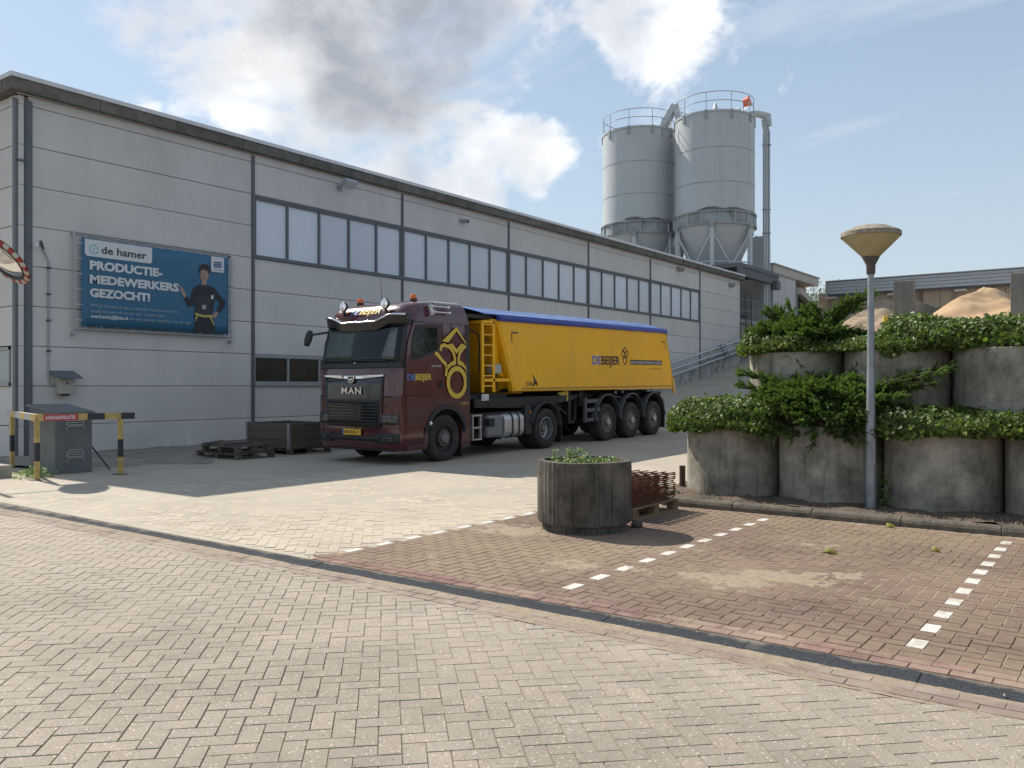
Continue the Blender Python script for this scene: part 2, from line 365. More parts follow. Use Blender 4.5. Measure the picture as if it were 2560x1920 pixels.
road = struct(sheet('yard_road', 5.2, 80, 4.75, 40, .5, road_base, M_dust), 'dusty road along the factory wall climbing to the upper yard')
park = struct(sheet('parking_paving', 5.2, 10.5, -9, 6.26, .5, lambda x, y: -.0046+.0036*math.exp(-((x-7.6)**2/3.+(y-2.6)**2/3.)), M_joints), 'red brick parking bays with white marker stones')

def paver_mesh(name, L, W, mat, ch=.0025, gap=.003):
    a = L/2-gap/2; b = W/2-gap/2; g = MB()
    for ins, z in ((0, -.04), (0, -.008), (ch, 0)):
        g.v += [(-a+ins, -b+ins, z), (a-ins, -b+ins, z), (a-ins, b-ins, z), (-a+ins, b-ins, z)]
    for k in (0, 4):
        for i in range(4): g.f.append((k+i, k+(i+1) % 4, k+4+(i+1) % 4, k+4+i))
    g.f.append((8, 9, 10, 11))
    me = bpy.data.meshes.new(name); me.from_pydata(g.v, [], g.f); me.materials.append(mat); return me
def herringbone(inside, ang, org, x0, x1, y0, y1, w=.1055):
    """centres and angles of pavers laid in a 90 degree herringbone turned by ang"""
    ca, sa = math.cos(ang), math.sin(ang); out = []
    N = int(max(abs(x1-x0), abs(y1-y0))*1.5/w)
    cxm = (x0+x1)/2-org[0]; cym = (y0+y1)/2-org[1]
    ic = int((ca*cxm+sa*cym)/w); jc = int((-sa*cxm+ca*cym)/w)
    for i in range(ic-N//2, ic+N//2):
        for j in range(jc-N//2, jc+N//2):
            t = (i-j) % 4
            if t == 0: u, v, r = i+1, j+.5, 0
            elif t == 3: u, v, r = i+.5, j+1, math.pi/2
            else: continue
            x = org[0]+(ca*u-sa*v)*w; y = org[1]+(sa*u+ca*v)*w
            if inside(x, y): out.append((x, y, ang+r))
    return out
FW = (math.cos(R(36.59)), math.sin(R(36.59)))
def seen(x, y, dmax, dmin=3.1):
    d = x*FW[0]+y*FW[1]; s = x*FW[1]-y*FW[0]
    return dmin < d < dmax and -.63*d-.25 < s < .63*d+1.6
def lay(spots, mesh, parent, name, mass_name, zf, n_single=300, jit=.0016, single_mat=None):
    """the nearest n_single stones become objects of their own, all others one joined part"""
    spots = sorted(spots, key=lambda s: (abs(s[0]*FW[1]-s[1]*FW[0]) > .61*(s[0]*FW[0]+s[1]*FW[1]), s[0]*FW[0]+s[1]*FW[1]))
    for x, y, a in spots[:n_single]:
        o = bpy.data.objects.new(name, mesh); COL.objects.link(o); o.parent = parent
        o.location = (x+random.gauss(0, .0008), y+random.gauss(0, .0008), zf(x, y)+random.gauss(0, jit))
        o.rotation_euler = (random.gauss(0, .0042), random.gauss(0, .0042), a+random.gauss(0, .0035)+(math.pi if random.random() < .5 else 0))
    rest = spots[n_single:]
    if not rest: return
    base = np.array([v.co[:] for v in mesh.vertices]); fs = [tuple(p.vertices) for p in mesh.polygons]; nb = len(base); V = []; F = []
    for k, (x, y, a) in enumerate(rest):
        a += random.gauss(0, .0035); c, s = math.cos(a), math.sin(a); tx, ty = random.gauss(0, .0042), random.gauss(0, .0042)
        z = zf(x, y)+random.gauss(0, jit)
        p = np.empty_like(base); p[:, 0] = x+c*base[:, 0]-s*base[:, 1]; p[:, 1] = y+s*base[:, 0]+c*base[:, 1]; p[:, 2] = z+base[:, 2]+tx*base[:, 0]+ty*base[:, 1]
        V.append(p); F += [tuple(i+k*nb for i in f) for f in fs]
    me = bpy.data.meshes.new(mass_name); me.from_pydata(np.concatenate(V).tolist(), [], F)
    o = link(mass_name, me, mesh.materials[0], parent); o['kind'] = 'stuff'
P_grey = paver_mesh('paver', .211, .1055, M_grey); P_road = paver_mesh('paver', .211, .1055, M_road)
P_red = paver_mesh('paver', .211, .1055, M_red, gap=.008, ch=.002); P_redb = paver_mesh('paver', .211, .1055, M_redb, gap=.005); P_redl = paver_mesh('paver', .211, .1055, M_redl, gap=.005); P_white = paver_mesh('marker_stone', .213, .108, M_white, gap=.006)
# the forecourt pattern runs at 45 degrees to the wall
sp = herringbone(lambda x, y: x < 4.77 and seen(x, y, 14.5), R(45), (.3, .2), -8, 4.9, -3, 16)
lay(sp, P_grey, front, 'paver', 'paver_field', lambda x, y: .001+.0014*math.sin(x*1.9+y*.8)+.0012*math.sin(y*2.3-x*1.1+1), jit=.0007)
rows = []
for q, xx in enumerate((4.775, 4.884)):
    k = -2.
    while k < 14.:
        rows.append((xx, k+q*.105, math.pi/2)); k += .2125
lay([r for r in rows if seen(r[0], r[1], 13)], P_redl, front, 'border_paver', 'border_row', lambda x, y: .004, 90, .0008)
# gutter of dark grit blocks, dished
def gutter_mesh(mat):
    g = MB(); n = 6; prof = [(-.125 + .25*i/n, -.002 - .022*math.sin(math.pi*i/n)) for i in range(n+1)]
    L = .497
    for s in (-L, L):
        for a, z in prof: g.v.append((a, s, z))
        g.v += [(.125, s, -.09), (-.125, s, -.09)]
    m = len(prof)+2
    for i in range(m): g.f.append((i, (i+1) % m, m+(i+1) % m, m+i))
    g.f += [tuple(range(m)), tuple(range(2*m-1, m-1, -1))]
    me = bpy.data.meshes.new('gutter_block'); me.from_pydata(g.v, [], g.f); me.materials.append(mat)
    bm = bmesh.new(); bm.from_mesh(me); bmesh.ops.recalc_face_normals(bm, faces=bm.faces); bm.to_mesh(me); bm.free(); return me
gut = bpy.data.objects.new('gutter', None); COL.objects.link(gut); gut.location = (5.08, 0, 0); struct(gut, 'dark dished gutter of grit blocks crossing the paving'); gut['category'] = 'gutter'
GA = GB = gutter_mesh(M_gut)
for k in range(-2, 36):
    o = bpy.data.objects.new('gutter_block', GA if k < 6 else GB); COL.objects.link(o); o.parent = gut; o.location = (random.gauss(0, .002), k+.5, random.gauss(0, .0015)); o.rotation_euler.z = random.gauss(0, .002)
# parking bays
bond = herringbone(lambda x, y: 5.36 < x < 10.42 and y < 6.24 and seen(x, y, 13), 0., (5.43, .02), 5.3, 10.5, -3, 6.4)
marks = []
for wy in (6.14, 3.66, 1.08):
    cand = [b for b in bond if b[2] == 0]; yy = min((abs(b[1]-wy), b[1]) for b in cand)[1]
    marks += [b for b in cand if abs(b[1]-yy) < .01 and 5.7 < b[0] < 10.2]
mk = set(marks)
spr = [b for b in bond if b not in mk]
lay(spr, P_red, park, 'paver', 'paver_field', lambda x, y: .0012+.0012*math.sin(x*2.1+y*1.3), jit=.0007)
rows = []
for q, xx in enumerate((5.265, 5.372)):
    k = -2.
    while k < 6.2: rows.append((xx, k+q*.105, math.pi/2)); k += .2125
lay([r for r in rows if seen(r[0], r[1], 13)], P_redb, park, 'border_paver', 'border_row', lambda x, y: .004, 90, .0008)
lay(marks, P_white, park, 'marker_stone', 'marker_stones', lambda x, y: .002, 60, .0006)
# road pavers beyond the gutter
spq = herringbone(lambda x, y: 5.30 < x and y > 6.33 and seen(x, y, 15.5), R(45), (.3, .2), 5.2, 17, 6.2, 16)
lay(spq, P_road, road, 'paver', 'paver_field', lambda x, y: road_z(x))
# kerb along the planting bed
M_kerb = pmat('kerb concrete', (.15, .13, .10), .95, var=.45, scale=7, bump=1., bscale=40, dirt=(.06, .052, .04), dirt_amt=.95, dscale=2.2)
kerb = bpy.data.objects.new('kerb', None); COL.objects.link(kerb); kerb.location = (10.45, 0, 0); struct(kerb, 'weathered concrete kerb along the planting bed'); kerb['category'] = 'kerb'
kg = MB(); kg.prism([(-.06, -.1), (.06, -.1), (.06, .11), (-.01, .108), (-.045, .085), (-.06, .05)], -.497, .497, 'xz')
kme = None
for k in range(-3, 5):
    if kme is None: o = kg.build('kerb_stone', M_kerb, kerb, rel=True, bevel=.008); kme = o.data
    else:
        o = bpy.data.objects.new('kerb_stone', kme); COL.objects.link(o); o.parent = kerb; b = o.modifiers.new('bevel', 'BEVEL'); b.width = .008; b.segments = 2
    o.location = (random.gauss(0, .004), k+.72, random.gauss(0, .006)); o.rotation_euler = (random.gauss(0, .006), 0, random.gauss(0, .006))
ex = MB(); ex.prism([(-.06, -.1), (.06, -.1), (.06, .115), (-.03, .115), (-.06, .085)], 0, .95, 'xz')
o = ex.build('kerb_stone', M_kerb, kerb, rel=True, bevel=.008); o.location = (.04, 5.25, 0); o.rotation_euler.z = R(-72)
# planting bed and embankment behind the concrete rings
def bed_z(x, y): return .09+.014*math.sin(x*7+y*3)+.012*math.sin(y*9-x*4)+.018*random.random()
struct(sheet('planting_bed', 10.47, 12.6, -6, 5.75, .06, bed_z, M_soil), 'bare soil bed between kerb and concrete rings')
EZ = [(11.8, .95), (12.55, .98), (12.85, 1.9), (15, 2.05), (22, 2.6), (30, 3.1), (45, 3.5), (80, 3.6)]
struct(sheet('embankment', 11.85, 80, -30, 4.72, .35, lambda x, y: smooth_lerp(EZ, x), M_soil), 'earth embankment behind the concrete rings')
sk = MB()
xs = [12.4+i for i in range(0, 60)]
for a, b in zip(xs, xs[1:]): sk.poly([(a, 4.72, road_z(a)-.3), (b, 4.72, road_z(b)-.3), (b, 4.72, smooth_lerp(EZ, b)), (a, 4.72, smooth_lerp(EZ, a))])
struct(sk.build('embankment_flank', M_soil), 'earth flank of the embankment beside the ramp')
# dirt strip at the foot of the wall
M_dirt = pmat('wall foot dirt', (.23, .20, .165), .96, var=.4, scale=3.5, bump=.7, bscale=30, dirt=(.32, .28, .23), dirt_amt=.7, dscale=1.)
dz = {}
def dirt_z(x, y):
    e = min(1, max(0, (y-16.0-.5*math.sin(x*1.7)-.35*math.sin(x*4.1))/1.2)); return road_z(x)-.004+.05*e+.015*e*math.sin(x*5+y*3)
struct(sheet('dirt_verge', 7.6, 26, 15.2, 20.12, .2, dirt_z, M_dirt), 'dirty strip of ground at the foot of the factory wall')

# drifts of fine sand lying on the stones: a thin sheet that surfaces only where the sand is thick enough
from mathutils import noise as mnoise
M_drift = pmat('drifted sand', (.315, .25, .178), .97, var=.3, scale=16, bump=.5, bscale=90)
def drift(name, label, x0, x1, y0, y1, step, thick, base=0.002):
    def z(x, y):
        n = mnoise.fractal(Vector((x*1.1, y*1.1, 3.)), .8, 2.1, 6)*.5+mnoise.noise(Vector((x*9, y*9, 1.)))*.28+mnoise.noise(Vector((x*31, y*31, 7.)))*.26
        return base+(n-thick(x, y))*.012
    def zc(x, y): v = z(x, y); return max(-.006, min(base+.0035, v))
    o = sheet(name, x0, x1, y0, y1, step, zc, M_drift); o['kind'] = 'stuff'; tag(o, label, 'sand'); return o
def tp_(x, y):      # thicker in the middle of the bay and round the planter
    b = .66-.25*math.exp(-((x-7.0)**2/1.4+(y-2.6)**2/1.2))-.42*math.exp(-((x-7.6)**2/.25+(y-5.5)**2/.35))-.25*math.exp(-((x-6.4)**2/.4+(y-4.2)**2/.5))-.4*math.exp(-(10.42-x)**2/.012)
    return b
drift('sand_drift', 'pale blown sand lying in patches on the parking bays', 5.25, 10.39, -.6, 6.1, .03, tp_, .0035)
drift('sand_drift', 'strip of sand drifted along the lower edge of the gutter', 4.68, 4.972, -.5, 11.5, .022, lambda x, y: .50-.40*math.exp(-(x-4.96)**2/.003)-.008*max(0, y-3.5), .006)
# ================================================================== factory hall
M_wall = pmat('precast concrete panel', (.585, .57, .55), .85, var=.10, scale=.55, bump=.12, bscale=35, dirt=(.33, .325, .31), dirt_amt=.2, dscale=1.1, streak=True, objvar=.035)
M_core = pmat('joint filler', (.22, .22, .215), .9, var=.1)
M_fascia = pmat('fascia concrete dark', (.115, .112, .10), .9, var=.35, scale=3, bump=.4, bscale=40, dirt=(.22, .21, .18), dirt_amt=.7, dscale=2.2, objvar=.12)
M_cap = pmat('roof edge aluminium', (.62, .62, .63), .5, metal=.3, var=.06)
M_mull = pmat('grey window steel', (.13, .14, .155), .55, metal=.2, var=.12, scale=4)
M_mull2 = pmat('pale window steel', (.34, .345, .345), .55, metal=.15, var=.1)
M_opal = pmat('opal glazing', (.60, .645, .70), .28, var=.02, scale=.3, spec=.5, objvar=.09)
M_glass = pmat('dark window glass', (.03, .034, .032), .25, var=.25, scale=1.5, spec=.6)
M_blind = pmat('window with blind', (.30, .36, .34), .3, var=.05)
X0, BAY, WY = 8.88, 6.0, 20.13
hall = thing('factory_hall', 'long grey concrete panel factory hall with a row of high opal windows', 'building', (8.6, WY, 0))
core = MB(); core.box(8.75, X0+7*BAY-.15, WY+.06, WY+18, -.3, 8.1); core.build('wall_core', M_core, hall)
fl = MB(); fl.box(8.75, X0+7*BAY-.3, WY+.3, WY+18, 8.12, 8.30); fl.build('flat_roof', M_fascia, hall)
pan = {}
def panel(x0, x1, z0, z1, name='wall_panel', y0=WY, y1=WY+.1):
    g = .006; key = (round(x1-x0, 3), round(z1-z0, 3))
    if key not in pan:
        m = MB(); m.box(g, x1-x0-g, 0, y1-y0, g, z1-z0-g); o = m.build(name, M_wall, hall, rel=True, bevel=.012); pan[key] = o.data
    else:
        o = link(name, pan[key], None, hall, bevel=.012)
    o.location = (x0-8.6, random.gauss(0, .0025), z0); return o
for b in range(7):
    a = X0+b*BAY
    for r in range(9):
        z = -.2+.9*r
        if 1 <= b <= 5 and r in (6, 7): continue
        if b == 1 and r == 2: continue
        panel(a, a+BAY, z, z+.9)
    panel(a, a+BAY, 7.9, 8.12)
top = MB(); top.box(8.66, X0+7*BAY+.02, WY-.025, WY+.07, 8.125, 8.2); top.build('eaves_band', M_wall, hall, bevel=.006)
# vertical cover strips
for b in range(8):
    a = X0+b*BAY; m = MB(); w = .075 if b == 0 else .05
    m.box(a-w, a+w, WY-.035, WY+.02, -.2, 8.08 if b else 8.0); m.box(a-w*.5, a+w*.5, WY-.05, WY-.03, -.2, 8.0)
    m.build('cover_strip', M_mull, hall, bevel=.004)
# corner pier
m = MB(); m.box(8.66, X0-.08, WY-.01, WY+.3, -.2, 8.1); m.build('corner_pier', M_wall, hall, bevel=.03)
for z in (.7, 1.6, 2.5, 3.4, 4.3, 5.2, 6.1, 7.0, 7.9):
    m = MB(); m.box(8.655, X0-.075, WY-.013, WY+.02, z-.006, z+.006); m.build('pier_joint', M_core, hall)
m = MB(); m.box(8.60, 8.65, WY-.01, WY+.12, -.2, 8.0); m.build('cover_strip', M_mull, hall)
m = MB(); m.box(8.64, X0-.09, WY-.06, WY+.02, 6.62, 6.66); m.build('pier_clamp', M_mull, hall)
# gable
for r in range(9):
    z = -.2+.9*r
    for q in range(3):
        y0 = WY+.15+q*6
        if q == 0 and r == 2:
            for (a, b) in ((WY+.15, WY+.35),):
                m = MB(); m.box(8.66, 8.76, a, b, z+.009, z+.891); m.build('wall_panel', M_wall, hall, bevel=.01)
            continue
        m = MB(); m.box(8.66, 8.76, y0+.009, y0+5.991, z+.009, z+.891); m.build('wall_panel', M_wall, hall, bevel=.01)
for q in range(3):
    m = MB(); m.box(8.66, 8.76, WY+.15+q*6+.009, WY+.15+q*6+5.991, 7.909, 8.12); m.build('wall_panel', M_wall, hall, bevel=.01)
w = MB(); w.box(8.63, 8.72, WY+.36, WY+.42, 1.62, 2.48); w.box(8.63, 8.72, WY+.36, WY+6.1, 2.42, 2.48); w.box(8.60, 8.72, WY+.36, WY+6.1, 1.6, 1.68)
wo = w.build('window', M_mull2, hall); w = MB(); w.box(8.665, 8.69, WY+.42, WY+6.1, 1.68, 2.42); w.build('pane', M_blind, wo)
# high windows
for b in range(1, 6):
    a = X0+b*BAY; f = MB()
    f.box(a+.05, a+BAY-.05, WY-.03, WY+.10, 6.86, 7.0); f.box(a+.03, a+BAY-.03, WY-.05, WY+.1, 5.2, 5.30)
    f.box(a+.04, a+BAY-.04, WY-.045, WY+.0, 6.925, 6.95)
    f.box(a+.05, a+.10, WY-.03, WY+.1, 5.3, 6.86); f.box(a+BAY-.10, a+BAY-.05, WY-.03, WY+.1, 5.3, 6.86)
    for k in range(1, 5): f.box(a+k*1.2-.035, a+k*1.2+.035, WY-.028, WY+.1, 5.3, 6.86)
    fo = f.build('window', M_mull, hall, bevel=.004)
    for k in range(5):
        p = MB(); p.box(a+k*1.2+(.1 if k == 0 else .035), a+(k+1)*1.2-(.1 if k == 4 else .035), WY+.03, WY+.05, 5.3, 6.86); p.build('pane', M_opal, fo)
# low window
a = X0+BAY; f = MB()
f.box(a+.05, a+BAY-.05, WY-.02, WY+.1, 2.40, 2.5); f.box(a+.05, a+BAY-.05, WY-.06, WY+.1, 1.6, 1.66); f.box(a+.05, a+BAY-.05, WY-.03, WY+.1, 1.66, 1.73)
for k in range(6): f.box(a+k*1.18+.05-.03, a+k*1.18+.05+.035, WY-.015, WY+.1, 1.73, 2.4)
fo = f.build('window', M_mull2, hall, bevel=.004)
for k in range(5):
    p = MB(); p.box(a+k*1.18+.085, a+(k+1)*1.18+.02, WY+.03, WY+.05, 1.73, 2.4); p.build('pane', M_glass, fo)
# fascia blocks and roof edge
x = 8.43; k = 0
while x < X0+7*BAY+.3:
    L = 2.0; m = MB(); m.box(x+.006, min(x+L, X0+7*BAY+.3)-.006, WY-.2, WY+.25, 8.14, 8.40); m.build('fascia_block', M_fascia, hall, bevel=.012); x += L
for q in range(8):
    m = MB(); m.box(8.43, 8.80, WY+.26+q*2, WY+2.25+q*2, 8.14, 8.40); m.build('fascia_block', M_fascia, hall, bevel=.012)
x = 8.40
while x < X0+7*BAY+.3:
    m = MB(); m.box(x+.004, min(x+3.0, X0+7*BAY+.34)-.004, WY-.23, WY+.2, 8.405, 8.51); m.build('roof_edge_cap', M_cap, hall, bevel=.008); x += 3.0
for q in range(6):
    m = MB(); m.box(8.40, 8.8, WY+.21+q*3, WY+3.2+q*3, 8.405, 8.51); m.build('roof_edge_cap', M_cap, hall, bevel=.008)
# broken white patches at the wall foot
M_spall = pmat('spalled paint', (.62, .62, .62), .8, var=.1)
for px, pz, s in ((12.25, .12, .16), (12.9, .13, .17), (11.85, .1, .06)):
    m = MB(); m.prism([(px-s*.8, pz+s), (px+s*.8, pz+s*.9), (px+s*.6, pz-s*.3), (px+s*.2, pz-s*.8), (px-s*.4, pz-s*.6)], WY-.012, WY-.004); m.build('spall_patch', M_spall, hall)
# damp plinth by the ramp
M_plinth = pmat('plinth render', (.42, .42, .40), .9, var=.15, scale=1.5, bump=.5, bscale=14, dirt=(.07, .07, .065), dirt_amt=.95, dscale=2.4)
m = MB(); pts = [(36.0, .6), (X0+7*BAY, 2.6), (X0+7*BAY, 3.9), (44.95, 2.95), (44.95, 2.6), (36., 1.6)]
m.prism(pts, WY-.03, WY+.01); m.build('plinth', M_plinth, hall)

# ---- things fixed to the hall
M_galv = pmat('galvanised steel', (.38, .39, .40), .45, metal=.75, var=.2, scale=8)
M_dark = pmat('dark fitting', (.05, .05, .055), .5, var=.1)
M_greybox = pmat('grey enamel', (.32, .34, .35), .5, var=.12)
def on_wall(px, py):      # helper numbers were read off the elevation of the hall
    return px, py
def wall_lamp():
    t = thing('flood_light', 'grey flood light hanging from the hall wall above the high windows', 'lamp', (18.1, WY, 7.8))
    m = MB(); m.box(18.08, 18.12, WY-.3, WY, 7.78, 7.82); m.box(18.0, 18.2, WY-.03, WY, 7.7, 7.9); m.build('bracket', M_galv, t)
    M = Matrix.Translation((18.1, WY-.42, 7.83)) @ Matrix.Rotation(R(-28), 4, 'X'); m = MB()
    m.box(-.26, .26, -.18, .16, -.06, .07, M); h = m.build('housing', M_greybox, t, bevel=.03)
    m = MB(); m.box(-.23, .23, -.15, .13, -.072, -.061, M); m.build('lens', pmat('lamp lens', (.55, .56, .55), .25, var=.04), t)
    m = MB(); m.box(-.16, .16, -.08, .08, .07, .1, M); m.build('cooling_rib', M_greybox, h)
wall_lamp()
def wall_cam(x, z, label, r=.11):
    t = thing('wall_camera', label, 'camera', (x, WY, z)); m = MB(); m.cyl((x-.05, WY, z), (x-.05, WY-.06, z), r, n=16); m.build('base', M_galv, t, smooth=40)
    m = MB(); m.cyl((x, WY-.02, z-.02), (x+.05, WY-.28, z-.06), r*.85, n=16); m.build('body', M_galv, t, smooth=40)
    m = MB(); m.cyl((x+.05, WY-.28, z-.06), (x+.052, WY-.29, z-.062), r*.7, n=16); m.build('lens', M_dark, t, smooth=40)
wall_cam(24.0, 7.68, 'small round camera on the hall wall, nearest to the flood light', .085)
wall_cam(42.1, 7.9, 'small square camera on the hall wall under the roof edge', .14)
wall_cam(49.2, 7.72, 'tiny camera on the last wall bay beside the silos', .14)
def meter_box():
    t = thing('meter_box', 'small beige meter box with a pitched lid on the wall below the banner', 'box', (9.6, WY, 1.45))
    m = MB(); m.box(9.46, 9.80, WY-.22, WY, 1.42, 1.80); m.build('housing', pmat('beige box', (.42, .40, .35), .7, var=.1), t, bevel=.01)
    m = MB(); m.add([(9.32, WY, 1.93), (9.88, WY, 1.93), (9.93, WY-.36, 1.77), (9.37, WY-.36, 1.77), (9.32, WY, 1.955), (9.88, WY, 1.955), (9.93, WY-.36, 1.795), (9.37, WY-.36, 1.795)],
        [(0,1,2,3),(4,7,6,5),(0,4,5,1),(1,5,6,2),(2,6,7,3),(3,7,4,0)]); m.build('lid', pmat('slate lid', (.12, .13, .15), .7, var=.12), t)
    m = MB(); m.cyl((9.63, WY-.22, 1.66), (9.63, WY-.235, 1.66), .025); m.build('knob', M_dark, t)
    m = MB(); m.box(9.56, 9.72, WY-.16, WY-.05, 1.37, 1.42); m.build('cable_gland', M_dark, t)
    t = thing('wall_conduit', 'thin grey conduit running down the wall to the meter box', 'conduit', (9.3, WY, 1.7))
    m = MB(); m.tube([(9.16, WY-.03, 4.72), (9.24, WY-.03, 4.6), (9.31, WY-.03, 4.45), (9.31, WY-.03, 3), (9.31, WY-.03, 1.75), (9.36, WY-.04, 1.62), (9.48, WY-.04, 1.62)], .018, 8); m.build('pipe', M_greybox, t, smooth=50)
    for z in (4.3, 3.7, 3.1, 2.4): m = MB(); m.box(9.27, 9.35, WY-.055, WY, z-.02, z+.02); m.build('clip', M_dark, t)
    t = thing('wall_sensor', 'small white sensor on a dark arm at the corner of the hall', 'sensor', (9.05, WY, 4.75))
    m = MB(); m.bar((9.18, WY-.02, 4.82), (8.98, WY-.2, 4.76), .03, .03); m.bar((9.14, WY, 4.9), (9.2, WY-.02, 4.7), .05, .05); m.build('arm', M_dark, t)
    m = MB(); m.lathe([(0, -.05), (.035, -.045), (.045, 0), (.035, .045), (0, .05)], 12, Matrix.Translation((8.97, WY-.22, 4.75))); m.build('head', M_cap, t, smooth=60)
meter_box()

# ---- banner
def banner():
    bx, bz, by = 10.0, 3.0, WY-.13
    t = thing('banner', 'blue recruitment banner laced into a steel frame on the hall wall', 'banner', (bx, by, bz))
    W_, H_ = 4.0, 2.09
    blue = paint('banner blue', (.035, .135, .235), .55, var=.05, scale=1.); white = paint('banner white', (.62, .64, .65), .55); ink = paint('banner ink', (.03, .035, .05), .55)
    fr = MB()
    for z in (-.06, H_+.06): fr.cyl((-.16, .02, z), (W_+.1, .02, z), .022, n=10)
    for x in (-.16, W_+.1): fr.cyl((x, .02, -.22), (x, .02, H_+.12), .022, n=10)
    for x in (-.16, W_+.1):
        for z in (-.2, H_+.06): fr.box(x-.03, x+.03, 0, .14, z-.03, z+.03)
    fr.build('frame', M_galv, t, rel=True, smooth=40)
    n = 24; g = MB()      # cloth bellies a little
    for i in range(n+1):
        for j in range(9):
            x = W_*i/n; z = H_*j/8; g.v.append((x, -.012*math.sin(math.pi*j/8)*math.sin(math.pi*i/n)-.004*math.sin(i*1.3)*((j == 0)+(j == 8)), z))
    for i in range(n):
        for j in range(8): a = i*9+j; g.f.append((a, a+9, a+10, a+1))
    cl = g.build('cloth', blue, t, rel=True, smooth=60, fix=False); cl.modifiers.new('s', 'SOLIDIFY').thickness = .002
    lc = MB()
    for i in range(11):
        x = .1+i*.38; lc.bar((x, 0, .03), (x+.01, .02, -.07), .012, .006); lc.bar((x, 0, H_-.03), (x+.01, .02, H_+.07), .012, .006)
    for j in range(6):
        z = .15+j*.36; lc.bar((.03, 0, z), (-.17, .02, z+.01), .012, .006, (0,1,0)); lc.bar((W_-.03, 0, z), (W_+.11, .02, z+.01), .012, .006, (0,1,0))
    lc.build('lacing', white, t, rel=True)
    e = [-.02]
    def flat(name, poly, mat, lift=.0):
        m = MB(); m.poly([(a, -.02-lift, b) for a, b in poly]); return m.build(name, mat, t, rel=True, fix=False)
    def L(txt, mat, x, z, w, h, bold=.02, **k): return lettering(txt, mat, t, (x, -.0225, z), w, h, bold=bold, **k)
    flat('white_panel', [(.075, 1.72), (.13, 1.665), (1.72, 1.665), (1.765, 1.72), (1.765, 2.065), (.075, 2.065)], white)
    L('de hamer', ink, .47, 1.765, 1.15, .18, .022)
    teal = paint('banner teal', (.12, .42, .5), .55)
    flat('logo_hexagon', [(.29+.13*math.cos(R(a)), 1.84+.13*math.sin(R(a))) for a in range(30, 390, 60)], teal, .002)
    m = MB()
    for k in range(6):
        a = R(60*k+30); c, s = math.cos(a), math.sin(a)
        pt = [(.015, .02), (.095, .055), (.095, -.02), (.03, -.01)]
        m.poly([(.29+c*u-s*v, -.0235, 1.84+s*u+c*v) for u, v in pt])
    m.build('logo_petals', white, t, rel=True, fix=False)
    L('PRODUCTIE-', white, .19, 1.37, 1.85, .2, .05); L('MEDEWERKERS', white, .19, 1.04, 2.31, .195, .05); L('GEZOCHT!', white, .19, .72, 1.52, .195, .05)
    pale = paint('banner pale print', (.30, .38, .43), .55)
    L('Wil jij bij ons in de productie komen werken?', pale, .21, .475, 2.3, .08, .004, shear=.25)
    L('Loop binnen of stuur een e-mail naar:', pale, .21, .345, 1.92, .08, .004)
    L('werkenbij@bte.nl', white, .21, .215, .92, .085, .018); L('en wij nemen contact met je op!', pale, 1.17, .215, 1.65, .08, .004)
    flat('white_panel', [(3.445, 1.69), (3.48, 1.655), (3.81, 1.655), (3.845, 1.69), (3.845, 2.065), (3.445, 2.065)], white)
    navy = paint('banner navy', (.04, .09, .25), .55)
    m = MB()
    for k in range(3):
        z = 1.77+.055*k; m.poly([(3.52, -.0225, z), (3.77, -.0225, z+.02), (3.77, -.0225, z+.06), (3.52, -.0225, z+.04)])
    m.build('logo_bars', navy, t, rel=True, fix=False)
    L('BTE GROEP', navy, 3.515, 1.70, .26, .03, .01)
    # the printed worker: dark sweater, dungarees, yellow braces hanging from the belt
    black = paint('banner black', (.022, .023, .028), .6); char = paint('banner charcoal', (.034, .037, .042), .6); skin = paint('banner skin', (.36, .245, .19), .6); hair = paint('banner hair', (.03, .022, .02), .6); yel = paint('banner yellow', (.45, .43, .10), .6)
    flat('print_legs', [(2.955, .02), (2.955, .52), (3.47, .47), (3.55, .25), (3.56, .02)], black, .001)
    flat('print_torso', [(3.09, 1.27), (3.36, 1.28), (3.56, 1.22), (3.70, 1.05), (3.90, .88), (3.87, .74), (3.68, .55), (3.60, .60), (3.72, .82), (3.58, .98), (3.53, .75), (3.47, .48), (2.96, .50), (2.98, .72), (2.78, .66), (2.64, .86), (2.70, .95), (2.83, .85), (2.88, 1.08), (2.96, 1.2)], black, .002)
    flat('print_bib', [(3.05, .93), (3.42, .95), (3.46, .5), (3.0, .53)], char, .003)
    flat('print_hand', [(2.66, .88), (2.72, .94), (2.64, 1.10), (2.60, 1.14), (2.53, 1.21), (2.50, 1.20), (2.55, 1.12), (2.52, 1.08), (2.58, 1.0)], skin, .003)
    flat('print_hand', [(3.60, .61), (3.67, .56), (3.58, .42), (3.50, .42), (3.46, .48)], skin, .003)
    flat('print_neck', [(3.16, 1.28), (3.30, 1.28), (3.32, 1.42), (3.16, 1.40)], skin, .002)
    flat('print_face', [(3.12, 1.52), (3.14, 1.42), (3.20, 1.35), (3.27, 1.36), (3.35, 1.46), (3.39, 1.55), (3.37, 1.66), (3.26, 1.72), (3.14, 1.68)], skin, .003)
    flat('print_hair', [(3.10, 1.58), (3.14, 1.66), (3.22, 1.68), (3.34, 1.65), (3.37, 1.56), (3.41, 1.62), (3.42, 1.76), (3.34, 1.82), (3.22, 1.83), (3.12, 1.77), (3.08, 1.68)], hair, .004)
    m = MB()
    for a, b in ((3.17, 1.575), (3.28, 1.58)): m.box(a-.03, a+.025, -.0245, -.0243, b, b+.014)
    m.box(3.185, 3.255, -.0245, -.0243, 1.425, 1.435); m.box(3.205, 3.225, -.0245, -.0243, 1.47, 1.54); m.build('print_features', hair, t, rel=True)
    flat('print_belt', [(2.955, .53), (2.97, .47), (3.20, .42), (3.47, .43), (3.48, .49), (3.2, .48)], yel, .004)
